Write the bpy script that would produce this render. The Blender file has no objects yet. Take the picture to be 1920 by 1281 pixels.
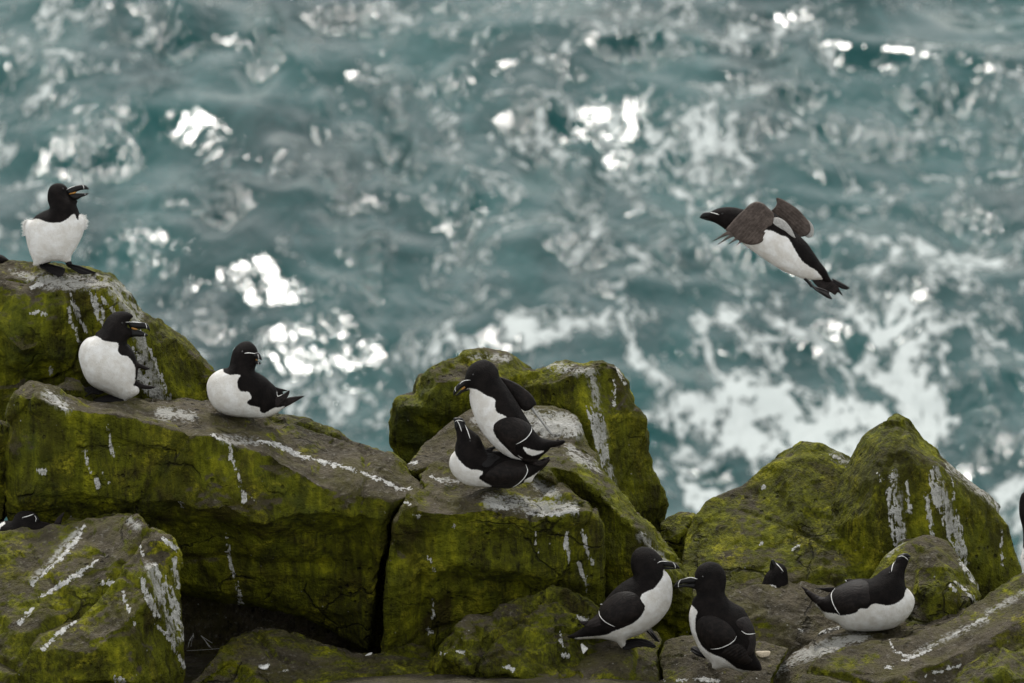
import bpy, math, random
import numpy as np
from mathutils import Vector, noise
from mathutils.geometry import delaunay_2d_cdt
S = bpy.context.scene
C = S.collection
R = math.radians
# ------------------------------------------------------------------ camera
PITCH = R(22.0); FOC = 212.0; H = 35.0
cam_d = bpy.data.cameras.new('camera'); cam = bpy.data.objects.new('camera', cam_d); C.objects.link(cam)
cam.location = (0, 0, H); cam.rotation_euler = (R(90) - PITCH, 0, 0)
cam_d.lens = FOC; cam_d.sensor_width = 36; cam_d.clip_start = 1; cam_d.clip_end = 20000
cam_d.dof.use_dof = True; cam_d.dof.focus_distance = 20.0; cam_d.dof.aperture_fstop = 6.8
S.camera = cam
FW = Vector((0, math.cos(PITCH), -math.sin(PITCH))); UP = Vector((0, math.sin(PITCH), math.cos(PITCH))); RT = Vector((1, 0, 0))
CAM = Vector((0, 0, H))
# ------------------------------------------------------------------ world, sun, exposure
W = bpy.data.worlds.new('World'); S.world = W; W.use_nodes = True
SUN_EL = R(40); SUN_AZ = R(-7)          # azimuth from +Y (straight ahead), negative = left
nt = W.node_tree; nt.nodes.clear()
wo = nt.nodes.new('ShaderNodeOutputWorld'); bg = nt.nodes.new('ShaderNodeBackground'); sk = nt.nodes.new('ShaderNodeTexSky')
hs = nt.nodes.new('ShaderNodeHueSaturation')
sk.sky_type = 'NISHITA'; sk.sun_disc = False; sk.sun_elevation = SUN_EL; sk.sun_rotation = SUN_AZ
sk.dust_density = 1.0; sk.air_density = 1.0; sk.ozone_density = 1.0
hs.inputs['Saturation'].default_value = 0.35
bg.inputs['Strength'].default_value = 0.125
nt.links.new(sk.outputs[0], hs.inputs['Color']); ov = nt.nodes.new('ShaderNodeMix'); ov.data_type = 'RGBA'; ov.inputs[0].default_value = 0.7      # cloud deck spread evenly over the sky
ov.inputs[7].default_value = (6.7, 6.8, 6.7, 1); nt.links.new(hs.outputs[0], ov.inputs[6]); nt.links.new(ov.outputs[2], bg.inputs[0]); nt.links.new(bg.outputs[0], wo.inputs[0])
sd = bpy.data.lights.new('sun', 'SUN'); so = bpy.data.objects.new('sun', sd); C.objects.link(so)
sd.energy = 1.9; sd.angle = R(6); sd.color = (1.0, 0.96, 0.9)
sun_dir = Vector((math.sin(SUN_AZ) * math.cos(SUN_EL), math.cos(SUN_AZ) * math.cos(SUN_EL), math.sin(SUN_EL)))
so.rotation_euler = (-sun_dir).to_track_quat('-Z', 'Y').to_euler(); so.location = (0, 0, 60)
S.view_settings.view_transform = 'Standard'; S.view_settings.look = 'None'; S.view_settings.gamma = 1
S.view_settings.exposure = 0.5
S.cycles.use_denoising = True; S.cycles.max_bounces = 5; S.cycles.diffuse_bounces = 3; S.cycles.glossy_bounces = 2
S.cycles.sample_clamp_indirect = 4; S.cycles.caustics_reflective = False; S.cycles.caustics_refractive = False

# ------------------------------------------------------------------ helpers
K = 36.0 / 1920 / FOC                     # tangent of one photo pixel
def ray(px, py):
    return FW + RT * ((px - 960) * K) + UP * ((640.5 - py) * K)
def atY(px, py, Y):
    d = ray(px, py); return CAM + d * (Y / d.y)
def sea_at(px, py):
    d = ray(px, py); return CAM + d * (H / -d.z)
def YY(y): return 18.3 + (y - 18.0) * 0.79
def to_px(co):                            # (n,3) -> photo pixel coordinates, used to measure stains against
    q = co - np.array(CAM); z = q @ np.array(FW)
    return 960 + (q @ np.array(RT)) / z / K, 640.5 - (q @ np.array(UP)) / z / K
def tag(o, label=None, cat=None, group=None, kind=None):
    if label: o['label'] = label
    if cat: o['category'] = cat
    if group: o['group'] = group
    if kind: o['kind'] = kind
    return o
def new_obj(name, verts, faces, mat, parent=None, smooth=True):
    me = bpy.data.meshes.new(name); me.from_pydata([tuple(v) for v in verts], [], faces); me.update()
    if smooth: me.shade_smooth()
    if mat: me.materials.append(mat)
    o = bpy.data.objects.new(name, me); C.objects.link(o)
    if parent: o.parent = parent
    return o
def fattr(me, name, vals):
    a = me.attributes.new(name, 'FLOAT', 'POINT'); a.data.foreach_set('value', np.asarray(vals, dtype=np.float32))

class NT:
    def __init__(s, name):
        s.m = bpy.data.materials.new(name); s.m.use_nodes = True; s.t = s.m.node_tree; s.t.nodes.clear()
        s.out = s.n('ShaderNodeOutputMaterial'); s.p = s.n('ShaderNodeBsdfPrincipled'); s.l(s.p.outputs[0], s.out.inputs[0])
    def n(s, ty, **kw):
        x = s.t.nodes.new(ty)
        for k, v in kw.items(): setattr(x, k, v)
        return x
    def l(s, a, b): s.t.links.new(a, b)
    def put(s, sock, v):
        if hasattr(v, 'default_value') or hasattr(v, 'is_output'): s.l(v, sock)
        else: sock.default_value = v
    def math(s, op, a, b=0.0, c=0.0, clamp=False):
        x = s.n('ShaderNodeMath', operation=op, use_clamp=clamp)
        s.put(x.inputs[0], a); s.put(x.inputs[1], b); s.put(x.inputs[2], c); return x.outputs[0]
    def step(s, v, a, b):                 # smoothstep between a and b
        x = s.n('ShaderNodeMapRange', interpolation_type='SMOOTHSTEP')
        s.put(x.inputs[0], v); x.inputs[1].default_value = a; x.inputs[2].default_value = b
        return x.outputs[0]
    def noise(s, vec, scale, detail=6, rough=0.55, dist=0.0):
        x = s.n('ShaderNodeTexNoise'); s.l(vec, x.inputs['Vector']); x.inputs['Scale'].default_value = scale
        x.inputs['Detail'].default_value = detail; x.inputs['Roughness'].default_value = rough; x.inputs['Distortion'].default_value = dist
        return x.outputs['Fac']
    def vor(s, vec, scale, feature='F1'):
        x = s.n('ShaderNodeTexVoronoi', feature=feature); s.l(vec, x.inputs['Vector']); x.inputs['Scale'].default_value = scale
        return x.outputs['Distance']
    def mapping(s, vec, scale, rot=(0, 0, 0), loc=(0, 0, 0)):
        x = s.n('ShaderNodeMapping'); s.l(vec, x.inputs[0]); x.inputs['Scale'].default_value = scale
        x.inputs['Rotation'].default_value = rot; x.inputs['Location'].default_value = loc; return x.outputs[0]
    def mix(s, f, a, b):
        x = s.n('ShaderNodeMix', data_type='RGBA'); s.put(x.inputs[0], f)
        for i, v in ((6, a), (7, b)):
            if isinstance(v, tuple): x.inputs[i].default_value = (*v, 1)
            else: s.l(v, x.inputs[i])
        return x.outputs[2]
    def attr(s, name):
        return s.n('ShaderNodeAttribute', attribute_name=name).outputs['Fac']
    def bump(s, h, strength, dist, normal=None):
        x = s.n('ShaderNodeBump'); s.l(h, x.inputs['Height']); x.inputs['Strength'].default_value = strength
        x.inputs['Distance'].default_value = dist
        if normal: s.l(normal, x.inputs['Normal'])
        return x.outputs[0]

# ------------------------------------------------------------------ materials
def make_rock_mat():
    a = NT('mossy_basalt'); geo = a.n('ShaderNodeNewGeometry'); P = geo.outputs['Position']
    nz = a.n('ShaderNodeSeparateXYZ'); a.l(geo.outputs['Normal'], nz.inputs[0]); nz = nz.outputs[2]
    big = a.noise(P, 2.2, 5, 0.6, 0.4); mid = a.noise(P, 9, 7, 0.62, 0.3); fine = a.noise(P, 60, 6, 0.65)
    streakP = a.mapping(P, (26, 26, 3.2), rot=(0, R(6), 0)); streak = a.noise(streakP, 1.0, 5, 0.65, 0.5)
    streakF = a.noise(a.mapping(P, (90, 90, 9), rot=(0, R(6), 0)), 1.0, 4, 0.6, 0.3)
    # bare stone
    stone = a.mix(a.step(mid, 0.3, 0.7), (0.056, 0.046, 0.028), (0.150, 0.126, 0.084))
    stone = a.mix(a.step(fine, 0.52, 0.72), stone, (0.23, 0.21, 0.175))
    stone = a.mix(a.math('MULTIPLY', a.step(a.noise(P, 4.5, 4, 0.6), 0.5, 0.7), 0.5), stone, (0.10, 0.082, 0.062))
    stone = a.mix(a.math('MULTIPLY', a.step(a.noise(P, 7.5, 7, 0.7, 0.5), 0.42, 0.66), 0.6), stone, (0.105, 0.098, 0.018))
    # moss and algae
    mv = a.math('ADD', a.math('MULTIPLY', streak, 0.55), a.math('MULTIPLY', mid, 0.45))
    moss = a.mix(a.step(mv, 0.34, 0.54), (0.022, 0.020, 0.003), (0.142, 0.152, 0.008))
    moss = a.mix(a.step(mv, 0.50, 0.68), moss, (0.345, 0.34, 0.013))
    band = a.math('MULTIPLY', a.step(a.noise(a.mapping(P, (6.5, 6.5, 2.0), rot=(0, R(10), 0)), 1.0, 6, 0.65, 0.6), 0.46, 0.62), 0.62)
    moss = a.mix(band, moss, (0.038, 0.034, 0.006))
    bright = a.math('MULTIPLY', a.step(a.noise(P, 6.0, 8, 0.7, 0.6), 0.50, 0.68), a.step(fine, 0.38, 0.62))
    moss = a.mix(a.math('MULTIPLY', bright, 0.75), moss, (0.48, 0.44, 0.03))
    green = a.step(a.noise(P, 3.1, 4, 0.55, 0.8), 0.55, 0.75)
    moss = a.mix(a.math('MULTIPLY', green, 0.45), moss, (0.045, 0.070, 0.018))
    rust = a.math('MULTIPLY', a.step(a.noise(P, 5.3, 5, 0.6, 0.4), 0.53, 0.68), 0.55)
    moss = a.mix(rust, moss, (0.050, 0.034, 0.012))
    # where the growth sits: steep faces, plus patches everywhere
    cov = a.math('SUBTRACT', 1.12, a.math('MULTIPLY', nz, 0.98))
    cov = a.math('ADD', cov, a.attr('moss'))
    cov = a.math('ADD', cov, a.math('MULTIPLY', a.math('SUBTRACT', big, 0.5), 2.1))
    cov = a.math('ADD', cov, a.math('MULTIPLY', a.math('SUBTRACT', mid, 0.5), 1.3))
    cov = a.math('ADD', cov, a.math('MULTIPLY', a.math('SUBTRACT', fine, 0.5), 0.7))
    col = a.mix(a.step(cov, 0.32, 0.62), stone, moss)
    # old brown-black film
    filmf = a.math('MULTIPLY', a.step(a.math('ADD', a.math('MULTIPLY', streakF, 0.5), a.math('MULTIPLY', big, 0.5)), 0.50, 0.62), 0.60)
    col = a.mix(filmf, col, (0.020, 0.017, 0.010))
    # pits
    pit = a.vor(P, 26, 'F1'); pm = a.step(a.noise(P, 3.4, 3, 0.6), 0.50, 0.62)
    pitm = a.math('MULTIPLY', a.math('SUBTRACT', 1.0, a.step(pit, 0.10, 0.22)), pm)
    pit2 = a.math('MULTIPLY', a.math('SUBTRACT', 1.0, a.step(a.vor(P, 75, 'F1'), 0.12, 0.30)), a.step(a.noise(P, 5.0, 3, 0.6), 0.45, 0.6))
    col = a.mix(a.math('MULTIPLY', pitm, 0.7), col, (0.012, 0.010, 0.007))
    cw = a.n('ShaderNodeTexNoise'); a.l(P, cw.inputs['Vector']); cw.inputs['Scale'].default_value = 3.0; cw.inputs['Detail'].default_value = 5
    cs = a.n('ShaderNodeVectorMath', operation='SCALE'); a.l(cw.outputs['Color'], cs.inputs[0]); cs.inputs['Scale'].default_value = 0.55
    ca = a.n('ShaderNodeVectorMath', operation='ADD'); a.l(P, ca.inputs[0]); a.l(cs.outputs[0], ca.inputs[1])
    cv = a.n('ShaderNodeTexVoronoi', feature='DISTANCE_TO_EDGE'); a.l(a.mapping(ca.outputs[0], (1, 1, 1.7), rot=(0, R(20), 0)), cv.inputs['Vector']); cv.inputs['Scale'].default_value = 2.3
    crk = a.math('MULTIPLY', a.math('SUBTRACT', 1.0, a.step(cv.outputs['Distance'], 0.004, 0.022)), a.step(a.noise(P, 2.6, 3, 0.6), 0.51, 0.60))
    col = a.mix(a.math('MULTIPLY', crk, 0.65), col, (0.012, 0.010, 0.006))
    # pale lichen and splash dots
    dots = a.math('MULTIPLY', a.math('SUBTRACT', 1.0, a.step(a.vor(P, 34, 'F1'), 0.05, 0.13)), a.step(a.noise(P, 7.0, 3, 0.6), 0.58, 0.64))
    col = a.mix(a.math('MULTIPLY', dots, 0.8), col, (0.52, 0.51, 0.46))
    # guano runs
    g = a.attr('guano')
    gn = a.math('ADD', a.math('MULTIPLY', a.math('SUBTRACT', streakF, 0.5), 30.0), a.math('MULTIPLY', a.math('SUBTRACT', fine, 0.5), 22.0))
    gn = a.math('SUBTRACT', a.math('ADD', gn, a.math('MULTIPLY', a.math('SUBTRACT', a.noise(P, 22, 3, 0.6), 0.5), 18.0)), 0.2)
    gm = a.step(a.math('ADD', g, gn), -1.2, 0.9)
    gcol = a.mix(a.step(fine, 0.35, 0.65), (0.58, 0.57, 0.53), (0.88, 0.87, 0.84))
    col = a.mix(a.math('MULTIPLY', gm, 0.92), col, gcol)
    w = a.attr('wash')                     # thin old wash of guano on ledges
    wn = a.math('ADD', a.math('MULTIPLY', streakF, 0.55), a.math('ADD', a.math('MULTIPLY', fine, 0.35), a.math('MULTIPLY', a.noise(P, 16, 6, 0.65, 1.0), 0.55)))
    wm = a.step(a.math('ADD', wn, a.math('MULTIPLY', a.step(w, -8.0, 16.0), 0.14)), 0.72, 0.86)
    wm = a.math('MULTIPLY', wm, a.step(w, -8.0, 4.0))
    col = a.mix(a.math('MULTIPLY', wm, 0.8), col, (0.56, 0.55, 0.51))
    a.l(col, a.p.inputs['Base Color'])
    a.put(a.p.inputs['Roughness'], a.math('ADD', a.math('MULTIPLY', mid, 0.25), 0.62))
    a.p.inputs['Specular IOR Level'].default_value = 0.13
    h = a.math('ADD', a.math('MULTIPLY', mid, 1.0), a.math('MULTIPLY', fine, 0.7))
    h = a.math('ADD', h, a.math('MULTIPLY', streakF, 0.12))
    h = a.math('ADD', h, a.math('MULTIPLY', a.noise(P, 180, 4, 0.6), 0.25))
    h = a.math('SUBTRACT', h, a.math('MULTIPLY', pitm, 0.9)); h = a.math('SUBTRACT', h, a.math('MULTIPLY', pit2, 0.22))
    h = a.math('ADD', h, a.math('MULTIPLY', gm, 0.05))
    h = a.math('SUBTRACT', h, a.math('MULTIPLY', crk, 0.8))
    a.l(a.bump(h, 1.0, 0.040), a.p.inputs['Normal'])
    return a.m
ROCK = make_rock_mat()

def make_plumage():
    a = NT('razorbill_plumage'); P = a.n('ShaderNodeTexCoord').outputs['Object']
    n1 = a.noise(a.mapping(P, (330, 200, 120), rot=(0, R(25), 0)), 1.0, 3, 0.7, 0.3); n2 = a.noise(P, 30, 4, 0.6); n3 = a.noise(P, 420, 2, 0.5)
    w = a.math('ADD', a.attr('white'), a.math('MULTIPLY', a.math('SUBTRACT', n1, 0.5), 5.0))
    wm = a.step(w, -0.9, 0.9)
    blk = a.mix(a.step(n2, 0.35, 0.7), (0.0050, 0.0040, 0.0038), (0.0105, 0.0082, 0.0075))
    wht = a.mix(a.step(n2, 0.3, 0.75), (0.64, 0.61, 0.56), (0.82, 0.81, 0.79))
    a.l(a.mix(wm, blk, wht), a.p.inputs['Base Color']); a.p.inputs['Roughness'].default_value = 0.72
    a.p.inputs['Specular IOR Level'].default_value = 0.07
    a.l(a.bump(a.math('ADD', n1, a.math('MULTIPLY', n2, 1.6)), 0.6, 0.005), a.p.inputs['Normal'])
    return a.m
def make_wingm(name, c1, c2, rot):
    a = NT(name); P = a.n('ShaderNodeTexCoord').outputs['Object']
    s1 = a.noise(a.mapping(P, (60, 260, 60), rot=(0, R(rot), 0)), 1.0, 3, 0.6, 0.2); n2 = a.noise(P, 45, 4, 0.6, 0.6)
    v = a.math('ADD', a.math('MULTIPLY', s1, 0.5), a.math('MULTIPLY', n2, 0.5))
    a.l(a.mix(a.step(v, 0.38, 0.66), c1, c2), a.p.inputs['Base Color']); a.p.inputs['Roughness'].default_value = 0.62
    a.p.inputs['Specular IOR Level'].default_value = 0.14
    a.l(a.bump(v, 0.6, 0.006), a.p.inputs['Normal'])
    return a.m
def plain(name, col, rough, spec=0.5, bump=0.0, scale=200):
    a = NT(name); P = a.n('ShaderNodeTexCoord').outputs['Object']; n = a.noise(P, scale, 3, 0.6)
    a.l(a.mix(a.step(n, 0.3, 0.7), tuple(c * 0.75 for c in col), tuple(c * 1.15 for c in col)), a.p.inputs['Base Color'])
    a.p.inputs['Roughness'].default_value = rough; a.p.inputs['Specular IOR Level'].default_value = spec
    if bump: a.l(a.bump(n, bump, 0.002), a.p.inputs['Normal'])
    return a.m
PLUM = make_plumage()
WING = make_wingm('wing_feathers', (0.0060, 0.0046, 0.0042), (0.017, 0.0125, 0.011), 35)
PRIM = make_wingm('primary_feathers', (0.009, 0.007, 0.0065), (0.024, 0.018, 0.017), -20)
UNDER = make_wingm('underwing_feathers', (0.050, 0.038, 0.032), (0.105, 0.082, 0.070), 55)
PALE = plain('pale_feathers', (0.36, 0.35, 0.33), 0.8, 0.2, 0.3)
BILL = plain('bill_horn', (0.008, 0.0075, 0.0075), 0.42, 0.2, 0.1)
GAPE = plain('yellow_gape', (0.35, 0.16, 0.02), 0.4)
STRIPE = plain('white_stripe', (0.80, 0.79, 0.76), 0.6, 0.3)
FOOT = plain('dark_foot_skin', (0.010, 0.009, 0.009), 0.6, 0.12, 0.4, 300)
EYE = plain('eye_gloss', (0.004, 0.003, 0.003), 0.3, 0.4)
DOWN = plain('white_down', (0.78, 0.77, 0.74), 0.8, 0.2, 0.3)
EGG = plain('broken_shell', (0.50, 0.42, 0.30), 0.6, 0.3, 0.3)

# ------------------------------------------------------------------ sea
def make_sea():
    a = NT('sea_water'); geo = a.n('ShaderNodeNewGeometry'); P0 = geo.outputs['Position']
    P = a.mapping(P0, (1, 1, 0))
    PS = a.mapping(P0, (1, 0.42, 0), rot=(0, 0, R(18)))
    big = a.noise(PS, 0.30, 4, 0.55, 0.8)
    deep = a.mix(a.step(big, 0.32, 0.68), (0.002, 0.032, 0.033), (0.005, 0.062, 0.061))
    milk = a.noise(PS, 1.2, 7, 0.65, 1.8)
    deep = a.mix(a.math('MULTIPLY', a.step(milk, 0.50, 0.78), 0.40), deep, (0.06, 0.15, 0.15))
    # foam: torn webs where the surface has been stirred
    fo = a.attr('foam')
    warp = a.n('ShaderNodeVectorMath', operation='ADD'); nn = a.n('ShaderNodeTexNoise'); a.l(PS, nn.inputs['Vector']); nn.inputs['Scale'].default_value = 0.9; nn.inputs['Detail'].default_value = 4
    sc = a.n('ShaderNodeVectorMath', operation='SCALE'); a.l(nn.outputs['Color'], sc.inputs[0]); sc.inputs['Scale'].default_value = 1.6
    a.l(PS, warp.inputs[0]); a.l(sc.outputs[0], warp.inputs[1]); PW = warp.outputs[0]
    def web(scale, det, dist):
        n = a.noise(PW, scale, det, 0.6, dist)
        return a.math('SUBTRACT', 1.0, a.math('MULTIPLY', a.math('ABSOLUTE', a.math('SUBTRACT', n, 0.5)), 7.0), clamp=True)
    w1 = web(0.8, 4, 0.8); w2 = web(2.2, 4, 0.6); blob = a.noise(PS, 1.7, 8, 0.7, 1.2)
    net = a.n('ShaderNodeTexVoronoi', feature='DISTANCE_TO_EDGE'); a.l(PW, net.inputs['Vector']); net.inputs['Scale'].default_value = 1.15
    net = a.math('SUBTRACT', 1.0, a.step(net.outputs['Distance'], 0.02, 0.30))
    f = a.math('ADD', a.math('MULTIPLY', w1, 0.50), a.math('MULTIPLY', w2, 0.34))
    f = a.math('ADD', f, a.math('ADD', a.math('MULTIPLY', blob, 0.75), a.math('MULTIPLY', a.math('SUBTRACT', a.noise(PS, 6.5, 5, 0.65, 1.5), 0.5), 1.3)))
    f = a.math('ADD', f, a.math('MULTIPLY', net, 0.42))
    f = a.math('ADD', f, a.math('MULTIPLY', fo, 0.50))
    fm = a.step(f, 1.31, 1.68)
    col = a.mix(a.math('MULTIPLY', fm, 0.9), deep, (0.50, 0.54, 0.53))
    a.l(col, a.p.inputs['Base Color'])
    a.put(a.p.inputs['Roughness'], a.math('ADD', 0.05, a.math('MULTIPLY', fm, 0.5)))
    a.p.inputs['IOR'].default_value = 1.33; a.p.inputs['Specular IOR Level'].default_value = 0.16
    calm = a.attr('calm')
    r1 = a.noise(PS, 2.6, 2, 0.5, 1.0); r2 = a.noise(PS, 9.0, 2, 0.5, 0.6)
    gust = a.math('ADD', a.math('MULTIPLY', a.step(a.noise(PS, 0.6, 3, 0.55, 1.2), 0.52, 0.80), 0.5), a.attr('gust')); r3 = a.noise(a.mapping(P, (1, 0.6, 1), rot=(0, 0, R(25))), 22.0, 2, 0.5)
    h = a.math('ADD', a.math('MULTIPLY', r1, 1.0), a.math('MULTIPLY', r2, 0.26)); h = a.math('ADD', h, a.math('MULTIPLY', r3, 0.10))
    h = a.math('MULTIPLY', h, a.math('MULTIPLY', a.math('ADD', a.math('MULTIPLY', gust, 0.85), 0.17), a.math('SUBTRACT', 1.0, a.math('MULTIPLY', calm, 0.8))))
    h = a.math('ADD', h, a.math('MULTIPLY', fm, 0.12))
    a.l(a.bump(h, 1.0, 0.22), a.p.inputs['Normal'])
    return a.m
def build_sea():
    def axis(lo, hi, step, far_lo, far_hi):
        core = list(np.arange(lo, hi, step)); a = core[:]; s = step
        while a[-1] < far_hi: s *= 1.35; a.append(a[-1] + s)
        s = step; b = []
        x = lo
        while x > far_lo: s *= 1.35; x -= s; b.append(x)
        return np.array(b[::-1] + a)
    xs = axis(-12.5, 12.5, 0.07, -9000, 9000); ys = axis(70, 116, 0.10, 19.9, 12000)
    X, Y = np.meshgrid(xs, ys); rng = np.random.default_rng(5)
    fade = np.clip(1 - (np.hypot(X / 60, (Y - 92) / 90)) ** 2, 0, 1)
    Z = np.zeros_like(X)
    for i in range(46):
        lam = 0.8 * (11 ** rng.random()); th = R(214) + rng.normal() * 0.7
        k = 2 * math.pi / lam; amp = 0.0098 * lam ** 1.12 * (0.6 + rng.random() * 0.7)
        ph = rng.random() * 6.28; arg = k * (X * math.cos(th) + 0.65 * Y * math.sin(th)) + ph + 0.9 * np.sin(0.35 * X + 0.27 * Y + ph * 3)
        s = np.sin(arg) * 0.5 + 0.5
        ok = 1.0 if lam > 1.2 else 0.75
        Z += amp * ok * (1 - (1 - s) ** 1.0 - 0.5 + 0.35 * (s ** 3 - 0.3))
    foam = np.zeros_like(X); calm = np.zeros_like(X)
    def blob(arr, px, py, rx, ry, amp):
        c = sea_at(px, py); ex = sea_at(px + rx, py); ey = sea_at(px, py - ry)
        arr += amp * np.exp(-(((X - c.x) / (ex.x - c.x)) ** 2 + ((Y - c.y) / (ey.y - c.y)) ** 2))
    for b in [(1480, 770, 230, 70, 1.1), (1250, 700, 130, 40, .45), (1640, 640, 130, 55, .75), (1720, 760, 60, 110, .8), (1310, 280, 120, 80, .6),
              (1180, 150, 50, 120, .45), (1010, 640, 110, 22, .9), (1330, 920, 120, 40, .8), (1500, 820, 220, 30, .7), (1390, 600, 120, 60, .4),
              (60, 190, 70, 130, .45), (640, 730, 90, 60, .45), (1870, 1000, 60, 70, .8), (1120, 480, 90, 60, .4), (1800, 500, 120, 60, .45),
              (1780, 90, 100, 14, .5), (1500, 60, 200, 40, .3), (980, 240, 60, 60, .4), (700, 30, 80, 30, .3), (1600, 460, 90, 50, .35), (830, 640, 60, 60, .3),
              (420, 220, 170, 140, -.8), (650, 560, 160, 120, -.35), (500, 420, 200, 60, -.3), (1760, 40, 160, 30, -.9), (350, 480, 120, 80, -.4), (1760, 900, 60, 60, -.3)]:
        blob(foam, *b)
    blob(calm, 1800, 20, 230, 45, 1.0); blob(calm, 430, 250, 130, 90, .35)
    gust = np.zeros_like(X)
    def facet(px, py, rx, ry, tilt, am):             # the near slope of a wavelet, ruffled, leaning to the light
        c = sea_at(px, py); ex = (sea_at(px + rx, py).x - c.x) * .75; ey = (sea_at(px, py - ry).y - c.y) * 1.15
        g = np.exp(-(((X - c.x) / ex) ** 2 + ((Y - c.y) / ey) ** 2))
        gust[:] += am * g; g4 = np.exp(-(((X - c.x) / ex) ** 2 + ((Y - c.y) / ey) ** 2) ** 2 * .6); return 1.15 * tilt * (Y - c.y + 0.5 * (X - c.x)) * g4
    for fct in [(440, 230, 200, 85, .10, -.6), (480, 650, 130, 45, .10, -.3), (1830, 20, 260, 60, -.08, -.9), (1560, 620, 60, 40, .08, 0), (100, 120, 60, 60, -.06, .3), (330, 75, 60, 40, .15, .8), (490, 90, 50, 55, .16, .9), (600, 215, 30, 40, .12, .6), (740, 215, 45, 60, .16, .9), (770, 290, 40, 40, .14, .8), (530, 320, 50, 40, .15, .9),
                (640, 335, 50, 50, .14, .8), (420, 395, 60, 40, .16, 1.), (200, 270, 120, 60, .08, .6), (870, 400, 40, 60, .13, .7), (1090, 345, 45, 55, .16, 1.), (230, 430, 60, 20, .1, .6),
                (1500, 150, 60, 40, .14, .8), (1400, 250, 90, 40, .1, .6), (1750, 170, 80, 35, .14, .9), (1890, 240, 60, 60, .1, .8), (700, 520, 40, 60, .13, .7), (1060, 610, 60, 30, .13, .7),
                (400, 600, 60, 35, .14, .8), (1250, 470, 90, 40, .1, .7), (1100, 480, 70, 40, .12, .8), (1380, 480, 60, 40, .1, .6), (1300, 300, 90, 60, .08, .6), (850, 20, 60, 25, .1, .6),
                (1180, 90, 90, 40, .1, .6), (1650, 250, 120, 40, .08, .6), (1850, 830, 60, 60, .12, .7), (1330, 860, 40, 25, .13, .7), (1000, 230, 60, 60, .1, .6), (620, 20, 60, 20, .12, .6), (1820, 400, 80, 60, .1, .6), (820, 720, 40, 60, .1, .6)]:
        Z += facet(*fct)
    crest = np.zeros_like(X)                         # the long crest at upper right
    for (px, py) in [(1150, 88), (1250, 92), (1350, 88), (1450, 78), (1550, 82), (1650, 92), (1750, 102), (1850, 112), (1950, 122)]:
        blob(crest, px, py, 80, 20, .5)
    Z += 0.20 * np.clip(crest, 0, 1) * (1 - 0.6 * np.clip(calm, 0, 1))
    Z *= fade
    V = np.stack([X, Y, Z], -1).reshape(-1, 3); nx, ny = len(xs), len(ys)
    idx = np.arange(nx * ny).reshape(ny, nx)
    F = np.stack([idx[:-1, :-1], idx[:-1, 1:], idx[1:, 1:], idx[1:, :-1]], -1).reshape(-1, 4)
    me = bpy.data.meshes.new('sea'); me.vertices.add(len(V)); me.vertices.foreach_set('co', V.astype(np.float32).ravel())
    me.loops.add(F.size); me.loops.foreach_set('vertex_index', F.astype(np.int32).ravel())
    me.polygons.add(len(F)); me.polygons.foreach_set('loop_start', np.arange(0, F.size, 4, dtype=np.int32))
    me.update(calc_edges=True); me.shade_smooth()
    fattr(me, 'foam', np.clip(foam, -1, 1.2).ravel()); fattr(me, 'calm', np.clip(calm, 0, 1).ravel()); fattr(me, 'gust', np.clip(gust, 0, 1.2).ravel())
    me.materials.append(make_sea()); o = bpy.data.objects.new('sea', me); C.objects.link(o); tag(o, kind='structure')
build_sea()

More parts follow.
